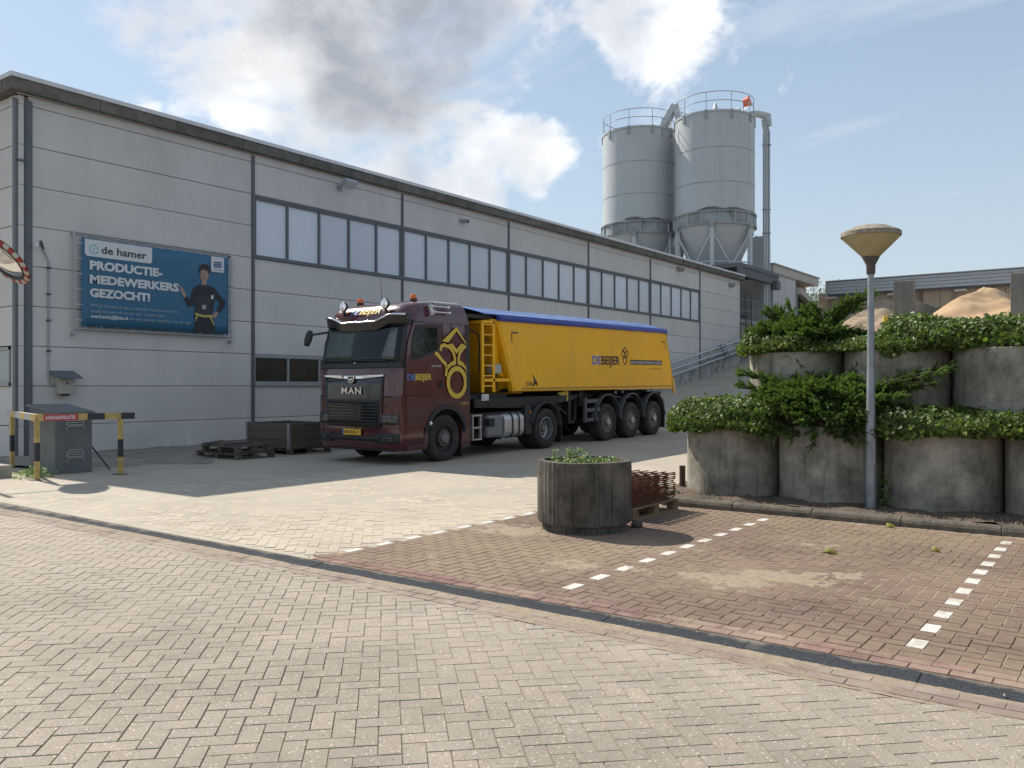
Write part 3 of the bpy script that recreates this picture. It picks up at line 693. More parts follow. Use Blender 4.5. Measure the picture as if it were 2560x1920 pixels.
    flat('print_strap', [(3.0, .45), (3.06, .45), (2.985, .30), (2.96, .30)], yel, .004); flat('print_strap', [(3.40, .43), (3.46, .43), (3.55, .24), (3.53, .22)], yel, .004)
    flat('print_patch', [(3.18, .63), (3.29, .64), (3.29, .75), (3.18, .745)], paint('banner patch', (.35, .36, .37), .6), .004); flat('print_badge', [(3.44, .92), (3.52, .93), (3.51, 1.03), (3.45, 1.02)], white, .004)
banner()

# ---- three pipes climbing the wall beside the ramp
M_pipe = pmat('painted pipe', (.46, .52, .56), .45, metal=.2, var=.1, scale=4)
for k, (za, zb, lab) in enumerate(((2.9, 4.68, 'uppermost of three pale blue pipes climbing the wall'), (2.55, 4.31, 'middle of three pale blue pipes climbing the wall'), (2.24, 4.02, 'lowest of three pale blue pipes climbing the wall'))):
    t = thing('wall_pipe', lab, 'pipe', (41.5, WY-.2, za), 'pipes along the ramp wall'); s = (zb-za)/10.5
    P = lambda x: (x, WY-.22, za+(x-41.5)*s)
    m = MB(); m.cyl(P(33), P(59), .062, n=12); m.build('pipe', M_pipe, t, smooth=50)
    xs = 47.3+k*.35
    m = MB(); m.cyl(P(xs), P(xs+.16), .12, n=14); m.cyl(P(xs+.5), P(xs+.6), .11, n=14); m.build('flange', M_galv, t, smooth=50)
    m = MB(); m.tube([tuple(Vector(P(xs-.05))+Vector((.16*math.cos(a), -.05, .16*math.sin(a)))) for a in [2*math.pi*i/16 for i in range(16)]], .014, 6, True); m.build('valve_wheel', M_dark, t, smooth=50)
    for x in (36, 40, 45.6, 46.9, 49.8): q = P(x); m = MB(); m.box(x-.03, x+.03, WY-.24, WY, q[2]-.12, q[2]-.06); m.build('bracket', M_dark, t)
# ================================================================== silos
M_silo = pmat('silo paint', (.49, .52, .53), .42, var=.05, scale=.5, dirt=(.31, .34, .35), dirt_amt=.35, dscale=.5, streak=True)
M_silod = pmat('silo ring grimy', (.33, .365, .375), .55, var=.1, dirt=(.13, .125, .115), dirt_amt=.9, dscale=1.1)
M_steel = pmat('painted steelwork', (.50, .54, .56), .5, var=.08)
M_dsteel = pmat('dark steelwork', (.11, .115, .12), .6, var=.15)
M_cake = pmat('caked cement dust', (.16, .15, .135), .95, var=.35, scale=3, bump=.8, bscale=10)
M_warn = pmat('orange signal red', (.75, .12, .05), .5, var=.05)
def silo(cx, cy, label):
    r, zt, zr1, zr0 = 2.65, 19.62, 13.0, 12.2
    t = thing('silo', label, 'silo', (cx, cy, 9.3), 'cement silos behind the hall')
    T = Matrix.Translation((cx, cy, 0))
    m = MB(); m.lathe([(r, zr1), (r, zt-.12), (r+.05, zt-.12), (r+.05, zt), (r-.1, zt+.02), (r-.12, zt-.05), (0, zt+.25)], 64, T); m.build('shell', M_silo, t, smooth=30)
    for z in (14.95, 17.2): m = MB(); m.lathe([(r, z-.02), (r+.012, z-.02), (r+.012, z+.02), (r, z+.02)], 64, T); m.build('weld_seam', M_silod, t, smooth=30)
    for a, z0, z1 in ((-100, 15, 19.5), (-60, 13, 15), (-150, 15, 17.2)):
        c, s = math.cos(R(a)), math.sin(R(a)); m = MB(); m.bar((cx+(r+.004)*c, cy+(r+.004)*s, z0), (cx+(r+.004)*c, cy+(r+.004)*s, z1), .03, .012); m.build('weld_seam', M_silo, t)
    m = MB(); m.lathe([(r, zr1+.06), (r+.14, zr1+.06), (r+.14, zr1-.03), (r+.03, zr1-.03), (r+.03, zr0+.08), (r+.14, zr0+.08), (r+.14, zr0-.02), (r, zr0-.02)], 64, T); ring = m.build('support_ring', M_silod, t, smooth=30)
    for k in range(16):
        a = 2*math.pi*(k+.3)/16; c, s = math.cos(a), math.sin(a); m = MB(); m.bar((cx+(r+.08)*c, cy+(r+.08)*s, zr0), (cx+(r+.08)*c, cy+(r+.08)*s, zr1), .03, .12, (c, s, 0)); m.build('stiffener', M_steel, ring)
    m = MB(); m.lathe([(r, zr0), (1.35, 9.0), (.5, 7.0)], 64, T); m.build('cone', M_silo, t, smooth=40)
    g = MB(); n = 48      # crust on the ring's ledge
    for i in range(n+1):
        a = math.pi*1.0+i/n*math.pi*1.15; h = .10+.16*abs(math.sin(i*.37))*abs(math.sin(i*.11+1.))
        for rr, z in ((r+.13, zr1+.06), (r+.003, zr1+.06+h)): g.v.append((cx+rr*math.cos(a), cy+rr*math.sin(a), z))
    for i in range(n): g.f.append((2*i, 2*i+2, 2*i+3, 2*i+1))
    g.build('cement_crust', M_cake, t, smooth=60, fix=False)
    lg = [math.pi*(k/3)+R(-100) for k in range(6)]
    P = lambda a, rr, z: (cx+rr*math.cos(a), cy+rr*math.sin(a), z)
    for a in lg:
        m = MB(); m.bar(P(a, r+.06, 9.4), P(a, r+.06, zr0), .26, .22, (math.cos(a), math.sin(a), 0)); m.build('leg', M_steel, t, bevel=.01)
        m = MB(); m.bar(P(a, r+.06, zr0-.25), P(a, r+.06, zr0+.1), .34, .3, (math.cos(a), math.sin(a), 0)); m.build('leg_head', M_silod, t)
    for a, b in zip(lg, lg[1:]+lg[:1]):
        bb = b if b > a else b+2*math.pi; mid = (a+bb)/2
        m = MB(); m.bar(P(a, r+.06, zr0-.5), P(mid, r-.25, 9.45), .09, .09); m.bar(P(b, r+.06, zr0-.5), P(mid, r-.25, 9.45), .09, .09); m.build('brace', M_steel, t)
        m = MB(); m.bar(P(a, r+.06, 9.75), P(b, r+.06, 9.75), .08, .08); m.build('tie_bar', M_steel, t)
    # guard rail
    rr = r-.05
    for z in (zt+.62, zt+1.2):
        m = MB(); m.tube([P(2*math.pi*i/48, rr, z) for i in range(48)], .026, 6, True); m.build('guard_rail', M_galv, t, smooth=60)
    for k in range(10):
        a = 2*math.pi*k/10+.2; m = MB(); m.cyl(P(a, rr, zt-.1), P(a, rr, zt+1.2), .024, n=6); m.build('rail_post', M_galv, t)
        m = MB(); m.bar(P(a, r+.04, zt-.55), P(a, r+.04, zt+.02), .2, .06, (math.cos(a), math.sin(a), 0)); m.build('rail_bracket', M_silod, t)
    return t
s1 = silo(54.8, 23.5, 'right silo with the tall feed pipe at its side')
s2 = silo(54.8, 29.2, 'left silo partly hidden behind its neighbour')
m = MB(); m.lathe([(.42, 19.6), (.03, 20.75), (0, 20.78)], 16, Matrix.Translation((54.3, 23.2, 0))); m.build('vent_cone', M_silo, s1, smooth=40)
m = MB(); m.lathe([(0, 0), (.28, .05), (.33, .45), (0, .5)], 14, Matrix.Translation((56.2, 22.0, 20.95)) @ Matrix.Rotation(R(80), 4, 'X')); m.build('warning_light', M_warn, s1, smooth=50)
m = MB(); m.cyl((56.2, 22.0, 19.6), (56.2, 22.0, 21.2), .035); m.build('light_pole', M_galv, s1)
t = thing('silo_gangway', 'steep grey chute bridging the tops of the two silos', 'gangway', (54.6, 26.5, 19))
m = MB(); m.bar((54.2, 27.2, 19.5), (54.2, 26.1, 21.1), .55, .45); m.bar((54.2, 26.1, 21.1), (54.3, 25.8, 19.6), .5, .4); m.build('chute', M_silo, t, bevel=.03)
m = MB(); m.bar((53.6, 26.8, 19.6), (53.6, 25.8, 20.3), .05, .05); m.bar((53.6, 26.8, 18.9), (53.6, 26.8, 20.2), .05, .05); m.build('hand_rail', M_galv, t)
t = thing('feed_pipe', 'tall bundle of grey feed pipes rising beside the right silo', 'pipe', (56.9, 20.55, 3.9))
for k, (dx, dy, r) in enumerate(((0, 0, .10), (.11, -.14, .09), (.2, -.26, .075))):
    m = MB(); m.tube([(56.75+dx, 20.75+dy, 3.6), (56.75+dx, 20.75+dy, 18.9), (56.70+dx, 20.85+dy*.5, 19.7)], r, 12); m.build('pipe', M_silo if k < 2 else M_galv, t, smooth=50)
for z in (5.6, 8.9, 12, 13.6, 18): m = MB(); m.bar((56.68, 20.85, z), (57.02, 20.4, z), .24, .05); m.build('pipe_clamp', M_silod, t)
m = MB(); m.tube([(56.95, 20.5, 19.3), (56.9, 20.6, 19.95), (56.6, 21.1, 20.15), (56.0, 21.9, 20.1), (55.6, 22.4, 19.9)], [.2, .3, .24, .18, .26], 12); m.build('elbow', M_silo, t, smooth=50)
m = MB(); m.cyl((55.9, 22.1, 20.15), (55.5, 22.6, 19.8), .5, .42, n=14); m.build('inlet_box', M_silo, t, smooth=40)
t = thing('silo_platform', 'dark steel platform carrying the silos above the roof edge', 'platform', (54.5, 26, 8.7))
m = MB(); m.box(51.4, 58.3, 20.25, 33.0, 9.1, 9.35); m.build('deck', M_dsteel, t)
for y in (20.3, 23.4, 26.4, 29.4): m = MB(); m.box(51.4, 58.3, y, y+.25, 8.55, 9.1); m.build('girder', M_dsteel, t)
m = MB(); m.box(57.2, 58.0, 20.05, 20.5, 8.2, 8.75); m.build('girder_end', M_dsteel, t)

# ================================================================== annex behind the hall
M_annex = pmat('annex white render', (.56, .56, .55), .85, var=.08, scale=.8, dirt=(.30, .30, .30), dirt_amt=.6, dscale=.8, streak=True)
M_annexf = pmat('annex fascia', (.50, .46, .41), .85, var=.1, dirt=(.35, .32, .28), dirt_amt=.5, dscale=1.5)
M_tan = pmat('stained tan concrete', (.37, .30, .225), .9, var=.2, scale=.6, dirt=(.14, .115, .09), dirt_amt=.8, dscale=.7, streak=True)
M_siding = pmat('grey steel siding', (.42, .45, .48), .45, metal=.15, var=.05)
ax = thing('annex_building', 'white annex with a pale fascia beyond the end of the hall', 'building', (59, 21, 3.9))
m = MB(); m.box(59.2, 64.0, 21.0, 34, 3, 9.55); m.build('wall', M_annex, ax)
m = MB(); m.box(58.9, 69.2, 20.85, 34, 9.55, 10.15); m.build('fascia', M_annexf, ax, bevel=.02)
m = MB(); m.box(58.85, 69.3, 20.78, 34, 10.155, 10.25); m.build('roof_edge', M_mull2, ax)
m = MB(); m.box(51.05, 59.15, 23.6, 34, 2.5, 8.9); m.build('recessed_wall', pmat('blue grey render', (.33, .36, .37), .85, var=.1), ax)
m = MB(); m.box(64.0, 69.0, 21.8, 34, 3, 9.5); m.build('wall_set_back', M_tan, ax)
m = MB(); m.box(64.05, 66.3, 21.02, 21.75, 3, 8.35); m.build('dark_doorway', pmat('opening shade', (.035, .033, .03), .95), ax)  # solid box, shade inside the doorway put into its near-black colour
m = MB(); m.box(64.0, 64.15, 20.9, 21.3, 3, 8.8); m.box(66.3, 66.42, 20.9, 21.3, 3, 8.4); m.build('door_frame', M_mull2, ax)
m = MB(); m.prism([(64.1, 8.95), (71.5, 7.3), (71.5, 6.9), (64.1, 8.5)], 20.6, 21.6); m.build('canopy', M_annexf, ax)
m = MB(); m.box(66.8, 67.0, 20.8, 21.2, 3, 7.9); m.build('red_post', pmat('red lead post', (.16, .04, .03), .7), ax)
m = MB(); m.box(67.3, 68.6, 21.1, 21.7, 6.3, 7.4); m.build('wall_cabinet', M_annexf, ax)
m = MB(); m.box(58.3, 59.2, 21.4, 22.5, 9.35, 12.1); m.build('shaft', M_silo, ax)
m = MB()
for k in range(9): m.box(59.3+k*.32, 59.36+k*.32, 22.2, 22.26, 10.2, 12.35)
m.box(59.2, 62.2, 22.27, 22.32, 10.2, 12.35); m.build('roof_screen', M_siding, ax)
# landing with rails and steps between hall and annex
ld = thing('stair_landing', 'steel stair landing with rails in the gap beside the hall', 'stairs', (52.5, 20.6, 4.2))
m = MB(); m.box(51.1, 58.8, 20.9, 23.5, 5.7, 5.95); m.build('slab', pmat('landing slab', (.40, .38, .34), .85), ld)
m = MB(); m.box(51.1, 58.8, 21.05, 21.3, 3.0, 5.7); m.build('slab_wall', pmat('landing slab', (.40, .38, .34), .85), ld)
for z in (6.55, 7.25): m = MB(); m.cyl((51.1, 20.95, z), (56.6, 20.95, z), .03, n=8); m.build('hand_rail', M_galv, ld)
for x in (51.9, 52.9, 53.9, 55.2): m = MB(); m.cyl((x, 20.95, 5.9), (x, 20.95, 7.25), .028, n=8); m.build('rail_post', M_galv, ld)
for x in (53.3, 54.3): m = MB(); m.cyl((x, 20.7, 3.4), (x, 20.7, 7.5), .045, n=8); m.build('ladder_stile', M_dsteel, ld)
for k in range(9): m = MB(); m.cyl((53.3, 20.7, 3.7+k*.3), (54.3, 20.7, 3.7+k*.3), .025, n=6); m.build('rung', M_dsteel, ld)
m = MB(); m.box(54.4, 57.6, 22.2, 23.3, 5.95, 6.5); m.build('stored_goods', M_dark, ld)

# ================================================================== storage shed with concrete bays
sh = thing('storage_shed', 'open storage shed with grey siding above stained concrete bays', 'building', (69.5, 5, 3.9))
m = MB(); m.box(69.6, 70, -40, 21, 3, 9.0); m.build('back_wall', M_tan, sh)
for k in range(14):
    y = 20.5-k*4.2
    for z in (4.6, 6.0, 7.4): m = MB(); m.box(69.52, 69.6, y-4.15, y, z+.02, z+1.36); m.build('wall_slab', M_tan, sh, bevel=.01)
for k in range(4):
    m = MB(); m.box(69.15, 69.35, -40, 20.2, 8.85+k*.25+.012, 8.85+(k+1)*.25-.012); m.build('siding_board', M_siding, sh, bevel=.012)
m = MB(); m.box(69.3, 69.5, -40, 20.2, 8.7, 9.9); m.build('siding_back', M_dsteel, sh)
m = MB(); m.box(69.05, 69.5, -40, 20.25, 9.86, 9.93); m.build('roof_edge', M_mull2, sh)
m = MB(); m.box(69.1, 69.4, 20.15, 20.3, 8.7, 9.9); m.build('end_flashing', M_mull2, sh)
for k in range(12):
    y = 18-k*4.6; m = MB(); m.box(69.4, 69.58, y-.12, y+.12, 3.5, 8.7); m.build('pilaster', pmat('rusty strut', (.17, .105, .07), .8), sh)
    m = MB(); m.box(69.1, 69.55, y+1.5, y+2.3, 8.5, 8.66); m.build('bracket', M_annexf, sh)
def bay_wall(y, label):
    t = thing('bay_wall', label, 'wall', (46, y, 3.8), 'concrete walls between the sand bays')
    m = MB(); m.box(46, 46.4, y-.48, y+.48, 3.4, 6.88); m.build('end_post', M_bay, t, bevel=.02)
    m = MB(); m.box(46.4, 60, y-.12, y+.12, 3.4, 6.1); m.build('slab', M_bay, t)
M_bay = pmat('bay concrete', (.23, .22, .195), .9, var=.2, scale=1., bump=.2, bscale=12, dirt=(.12, .115, .10), dirt_amt=.7, dscale=1.2, streak=True)
bay_wall(9.7, 'tall concrete bay wall between the brown and the orange sand heap'); bay_wall(4.55, 'tall concrete bay wall at the right of the orange sand heap')
M_yb = pmat('bollard yellow', (.62, .45, .05), .55, var=.15); M_bk = pmat('bollard black', (.03, .03, .03), .6)
for x, y, lab in ((45.2, 10.35, 'yellow and black bollard left of the concrete bay wall'), (45.2, 9.15, 'yellow and black bollard right of the concrete bay wall')):
    t = thing('bollard', lab, 'bollard', (x, y, 3.7), 'bollards guarding the bay wall')
    for k in range(5): m = MB(); m.cyl((x, y, 3.6+k*.3), (x, y, 3.9+k*.3), .13, n=14); m.build('stripe', M_yb if k % 2 == 0 else M_bk, t, smooth=40)
def heap(name, label, cx, cy, rx, ry, h, z0, mat, seed, flat=0.):
    rs = np.random.RandomState(seed); g = MB(); n = 56
    ph = rs.rand(6)*6
    for i in range(n+1):
        for j in range(n+1):
            u = -1+2*i/n; v = -1+2*j/n; d = math.hypot(u, v); a = math.atan2(v, u)
            dd = d*(1+.07*math.sin(a*3+ph[0])+.05*math.sin(a*5+ph[1])); z = max(0, 1-dd); z = min(z, 1-flat) if flat else z
            z = z-.05*max(0, z-.72)**1.0*6*max(0, z-.72); nz = .03*math.sin(u*9+ph[2])*math.sin(v*11+ph[3])+.018*math.sin(u*23+v*17+ph[4])+.016*abs(math.sin(a*13+ph[5]))*d+.014*rs.rand()
            g.v.append((cx+u*rx, cy+v*ry, z0+h*(z+nz*(z > .02))))
    for i in range(n):
        for j in range(n): a = i*(n+1)+j; g.f.append((a, a+n+1, a+n+2, a+1))
    return tag(g.build(name, mat, smooth=60, fix=False), label, 'heap', 'sand heaps in the bays')
heap('sand_heap', 'orange sand heap rising behind the ivy hedge', 52.5, 7.0, 8, 4.9, 3.25, 3.85, pmat('orange sand', (.47, .315, .18), .95, var=.2, scale=1.6, bump=1., bscale=5), 3)
heap('gravel_heap', 'brown gravel heap left of the concrete bay wall', 53.5, 12.2, 7, 3.9, 3.5, 3.85, pmat('brown gravel', (.30, .225, .155), .95, var=.3, scale=4, bump=1., bscale=14), 5, .3)
# far mast lamp and tree tip
t = thing('mast_lamp', 'distant twin street lamp above the shed roof', 'street lamp', (76, 3.0, 3.9))
m = MB(); m.cyl((76, 4.1, 3.9), (76, 4.1, 12.4), .09, .06, n=8); m.build('mast', M_dsteel, t)
m = MB(); m.bar((76, 4.1, 11.75), (75.4, 6.3, 11.7), .07, .07); m.bar((76, 4.1, 11.75), (76.3, 2.6, 11.75), .07, .07); m.build('arm', M_dsteel, t)
for a, b in (((75.5, 6.2, 11.7), (75.25, 6.95, 11.62)), ((76.25, 2.8, 11.72), (76.4, 2.2, 11.7))): m = MB(); m.bar(a, b, .3, .14); m.build('lamp_head', M_galv, t, bevel=.03)
# ================================================================== concrete rings
def ring_mat(name, base, dark, green, sk=5, ska=.6):
    m = bpy.data.materials.new(name); m.use_nodes = True; nt = m.node_tree; b = nt.nodes['Principled BSDF']
    g = nod(nt, 'ShaderNodeNewGeometry'); pos = g.outputs['Position']; oi = nod(nt, 'ShaderNodeObjectInfo')
    off = nod(nt, 'ShaderNodeVectorMath', operation='SCALE'); off.inputs[0].default_value = (7, 3, 5); nt.links.new(oi.outputs['Random'], off.inputs['Scale'])
    ad = nod(nt, 'ShaderNodeVectorMath', operation='ADD'); nt.links.new(pos, ad.inputs[0]); nt.links.new(off.outputs[0], ad.inputs[1]); p = ad.outputs[0]
    c = mixc(nt, ramp(nt, noise(nt, p, 2.4, 8, .68), [(.36, 0.), (.62, 1.)]), tuple(v*.55 for v in base), tuple(min(1, v*1.4) for v in base))
    st = noise(nt, mapping(nt, p, (sk, sk, .45)), 1.6, 7, .65, .5)
    c = mixc(nt, ramp(nt, st, [(.52, 0.), (.72, ska)]), c, dark)
    c = mixc(nt, ramp(nt, noise(nt, mapping(nt, p, (2, 2, .7)), 1.9, 6, .6), [(.6, 0.), (.75, .5)]), c, green)
    c = mixc(nt, 1., ramp(nt, noise(nt, p, 70, 4, .7), [(.3, .8), (.7, 1.18)]), c, 'MULTIPLY')
    pit = nod(nt, 'ShaderNodeTexVoronoi'); pit.inputs['Scale'].default_value = 24; nt.links.new(p, pit.inputs['Vector'])
    c = mixc(nt, ramp(nt, pit.outputs['Distance'], [(.05, .7), (.10, 0.)]), c, dark)
    nt.links.new(c, b.inputs['Base Color']); b.inputs['Roughness'].default_value = .93; b.inputs['Specular IOR Level'].default_value = .2
    bp = nod(nt, 'ShaderNodeBump'); bp.inputs['Strength'].default_value = .5; bp.inputs['Distance'].default_value = .01
    nt.links.new(noise(nt, p, 30, 7, .7), bp.inputs['Height']); nt.links.new(bp.outputs[0], b.inputs['Normal']); return m
M_ring = ring_mat('old ring concrete', (.285, .26, .215), (.085, .078, .066), (.15, .135, .07))
def ring_mesh(r, h, w=.085, n=56):
    g = MB(); rs = random.Random(3); prof = [(r-w, h), (r-.012, h), (r, h-.012), (r, h*.66), (r, h*.33), (r, .0), (r-w, 0), (r-w, h)]
    g.lathe(prof, n); return g
RG = {}
def big_ring(x, y, z0, label, rot):
    t = thing('concrete_ring', label, 'planter', (x, y, z0), 'stacked concrete ring planters', (0, 0, rot))
    if 'a' not in RG:
        o = ring_mesh(.675, 1.02).build('ring', M_ring, t, rel=True, smooth=35); RG['a'] = o.data
        m = MB(); m.lathe([(.6, .9), (.3, .95), (0, .96)], 24); RG['s'] = m.build('soil_fill', M_soil, t, rel=True, smooth=60).data
    else:
        link('ring', RG['a'], None, t); link('soil_fill', RG['s'], None, t)
LX = 11.85
for k, lab in enumerate(('lower concrete ring at the left end, under the round ivy cap', 'lower concrete ring left of the lamp post, under the big juniper', 'lower concrete ring just right of the lamp post', 'lower concrete ring cut by the right edge of the picture', 'next lower concrete ring further along the row to the right')):
    big_ring(LX, 4.77-1.365*k, .05, lab, k*1.1)
for k, lab in enumerate(('upper concrete ring at the left end, under the upper juniper', 'upper concrete ring behind the lamp post', 'upper concrete ring cut by the right edge of the picture', 'next upper concrete ring further along the row to the right')):
    big_ring(12.52, 4.08-1.365*k, 1.06, lab, 2+k*1.3)

# ---- round planter on the parking bay
M_plt = ring_mat('fluted planter concrete', (.115, .102, .086), (.018, .018, .016), (.06, .058, .036), 18, .95)
pl = thing('round_planter', 'dark weathered concrete planter with fluted sides on the red paving', 'planter', (8.18, 5.06, 0))
g = MB(); n = 150; hz = [.09, .12, .3, .5, .7, .77]; rs = random.Random(5)
rad = [.522+rs.gauss(0, .003)+(.005 if i % 3 == 0 else 0) for i in range(n)]
for z in hz:
    for i in range(n):
        a = 2*math.pi*i/n; r = rad[i]*(1.0 if .1 < z < .76 else .985)+.002*math.sin(a*2+z*3); g.v.append((r*math.cos(a), r*math.sin(a), z+(.003*math.sin(a*3+1) if z > .75 else 0)))
for k in range(len(hz)-1):
    for i in range(n): g.f.append((k*n+i, k*n+(i+1) % n, (k+1)*n+(i+1) % n, (k+1)*n+i))
m0 = len(g.v)
for z, r in ((.775, .455), (.55, .44)):
    for i in range(n): a = 2*math.pi*i/n; g.v.append((r*math.cos(a), r*math.sin(a), z+(.003*math.sin(a*3+1) if z > .75 else 0)))
b0 = (len(hz)-1)*n
for i in range(n):
    j = (i+1) % n; g.f += [(b0+i, b0+j, m0+j, m0+i), (m0+i, m0+j, m0+n+j, m0+n+i)]
g.build('shell', M_plt, pl, rel=True, smooth=50, fix=False)
m = MB(); m.lathe([(.40, 0.0), (.475, 0), (.475, .095), (.52, .095)], 48); m.build('base_ring', M_plt, pl, rel=True, smooth=35)
m = MB(); m.lathe([(.45, .66), (.2, .70), (0, .71)], 24); m.build('soil_fill', M_soil, pl, rel=True, smooth=60)

# ---- park lamp
M_zinc = pmat('zinc post', (.30, .32, .345), .5, metal=.55, var=.22, scale=6, dirt=(.17, .19, .18), dirt_amt=.5, dscale=3)
lp = thing('park_lamp', 'grey park lamp with a yellowed cone shade in front of the rings', 'street lamp', (11.13, 2.72, 0))
m = MB(); m.lathe([(.062, 0), (.06, 1.1), (.053, 1.2), (.047, 1.75), (.044, 1.8), (.038, 3.0)], 24); m.build('post', M_zinc, lp, rel=True, smooth=40)
m = MB(); m.box(-.028, .028, -.0665, -.055, .62, 1.0); o = m.build('service_door', M_zinc, lp, rel=True, bevel=.006); o.rotation_euler.z = R(-52)
m = MB(); m.lathe([(.04, 2.98), (.052, 3.0), (.055, 3.1), (.105, 3.2), (.1, 3.215), (0, 3.2)], 24); m.build('collar', pmat('brown collar', (.09, .08, .075), .7, var=.2), lp, rel=True, smooth=40)
m = MB(); m.lathe([(.1, 3.2), (.33, 3.43), (.34, 3.46)], 40); m.build('shade', pmat('yellowed acrylic', (.43, .355, .2), .5, var=.15, scale=4, dirt=(.35, .27, .14), dirt_amt=.5, dscale=3), lp, rel=True, smooth=50)
m = MB(); m.lathe([(.335, 3.445), (.352, 3.45), (.352, 3.50), (.33, 3.515), (.2, 3.575), (.08, 3.60), (0, 3.605)], 40); m.build('hood', pmat('lichen hood', (.36, .32, .25), .95, var=.5, scale=14, bump=.8, bscale=30, dirt=(.14, .125, .10), dirt_amt=.9, dscale=9), lp, rel=True, smooth=40)

# ---- pallet with rusty reinforcement mats
M_wood = pmat('weathered pallet wood', (.20, .135, .075), .85, var=.35, scale=5, stretch=(.5, 6, 6), objvar=.15)
M_woodg = pmat('old grey wood', (.10, .085, .07), .9, var=.35, scale=5, stretch=(.5, 6, 6), objvar=.2)
M_rust = pmat('rusty rebar', (.125, .045, .022), .9, var=.45, scale=30, bump=.5, bscale=80, dirt=(.21, .085, .035), dirt_amt=.8, dscale=12)
def pallet(t, W, D, mat, M=None, boards=6, z=0., first=True):
    for y in (.05, D/2, D-.05):
        for x in (.07, W/2, W-.07): m = MB(); m.box(x-.07, x+.07, y-.045, y+.045, z+.022, z+.1); m.build('block', mat, t, rel=True)
        m = MB(); m.box(0, W, y-.05, y+.05, z, z+.022); m.build('runner', mat, t, rel=True)
    for x in (.05, W/2, W-.05): m = MB(); m.box(x-.06, x+.06, 0, D, z+.1, z+.122); m.build('cross_board', mat, t, rel=True)
    for k in range(boards):
        y = (D-.1)*k/(boards-1); m = MB(); m.box(0, W, y, y+.1, z+.122, z+.144); m.build('deck_board', mat, t, rel=True, bevel=.003)
t = thing('pallet', 'brown wooden pallet under the rusty mats beside the round planter', 'pallet', (8.95, 4.85, 0)); pallet(t, 1.2, .95, M_wood)
rs = random.Random(9)
mats = None
for k in range(13):
    z = .158+k*.026; t = thing('reinforcement_mat', 'rusty welded reinforcement mat, one of the stack beside the planter', 'steel mat', (8.97+rs.gauss(0, .007), 4.86+rs.gauss(0, .007), z), 'rusty reinforcement mats on the pallet', (0, rs.gauss(0, .002), rs.gauss(0, .005)))
    if mats is None:
        m = MB(); m2 = MB()
        for i in range(6): m.cyl((.03+i*.224, .02, 0), (.03+i*.14, .94, 0), .005, n=6)
        for i in range(8): m2.cyl((.0, .03+i*.128, .01), (1.17, .03+i*.128, .01), .008, n=6)
        a = m.build('cross_bars', M_rust, t, rel=True, smooth=60); b = m2.build('long_bars', M_rust, t, rel=True, smooth=60); mats = (a.data, b.data)
    else: link('cross_bars', mats[0], None, t); link('long_bars', mats[1], None, t)
t = thing('pipe_stub', 'short rusty pipe stub standing in the soil left of the rings', 'pipe', (11.82, 5.58, .05)); m = MB(); m.cyl((11.82, 5.58, 0), (11.82, 5.58, .40), .045, n=16); m.cyl((11.82, 5.58, .37), (11.82, 5.58, .401), .047, n=16); m.build('tube', pmat('rust brown tube', (.06, .028, .022), .8, var=.3, scale=20), t, smooth=40)
t = thing('stone_lump', 'lump of dark rubble at the foot of the round planter', 'stone', (8.6, 4.62, 0)); g = bmesh.new(); bmesh.ops.create_icosphere(g, subdivisions=2, radius=.06)
for v in g.verts: v.co *= 1+.3*random.random(); v.co.z = v.co.z*.7+.035
me = bpy.data.meshes.new('rubble'); g.to_mesh(me); g.free(); link('rubble', me, M_soil, t)

# ---- guard rail at the corner of the hall
M_yel = pmat('guard yellow worn', (.50, .36, .12), .6, var=.2, scale=8, dirt=(.2, .12, .06), dirt_amt=.6, dscale=6); M_blk = pmat('guard black', (.03, .03, .035), .6, var=.2)
gr = thing('guard_barrier', 'yellow and black guard barrier with a red sign at the hall corner', 'barrier', (6.8, 15.1, 0))
A, B, Cc = (6.8, 15.1), (8.16, 14.85), (7.6, 18.1)
def along(p, q, f): return (p[0]+(q[0]-p[0])*f, p[1]+(q[1]-p[1])*f)
for i, (f0, f1, mt) in enumerate(((0, .12, M_yel), (.12, .52, None), (.52, .66, M_yel), (.66, .9, M_blk), (.9, 1.13, M_yel), (1.13, 1.33, M_blk))):
    p, q = along(A, B, f0*.87), along(A, B, f1*.87); m = MB(); m.bar((*p, 1.06), (*q, 1.06), .06, .115); m.build('beam', mt or M_yel, gr)
M_sign = paint('sign red', (.42, .03, .05), .5)
p, q = along(A, B, .07), along(A, B, .46); d = (Vector((*q, 0))-Vector((*p, 0))).normalized(); nrm = Vector((d.y, -d.x, 0))
m = MB(); m.bar((p[0]+nrm.x*.034, p[1]+nrm.y*.034, 1.06), (q[0]+nrm.x*.034, q[1]+nrm.y*.034, 1.06), .006, .11); sg = m.build('sign_plate', M_sign, gr)
F = Matrix(((d.x, 0, nrm.x), (d.y, 0, nrm.y), (0, 1, 0)))
lettering('AARDGASAFSLUITER', paint('sign white', (.7, .7, .7), .5), gr, (p[0]+nrm.x*.04+d.x*.02-6.8, p[1]+nrm.y*.04+d.y*.02-15.1, 1.03), .48, .062, F, bold=.02)
for i in range(6):
    p, q = along(A, Cc, i/6), along(A, Cc, (i+1)/6); m = MB(); m.bar((*p, 1.06), (*q, 1.06), .06, .115); m.build('beam', M_yel if i % 2 == 0 else M_greybox, gr)
for (x, y) in (A, (8.14, 14.86), (7.55, 17.8)):
    for z0, z1, mt in ((0, .32, M_yel), (.32, .64, M_blk), (.64, 1.01, M_yel)): m = MB(); m.box(x-.035, x+.035, y-.035, y+.035, z0, z1); m.build('post', mt, gr)
    m = MB(); m.box(x-.1, x+.1, y-.1, y+.1, .0, .012); m.build('foot_plate', M_dark, gr)
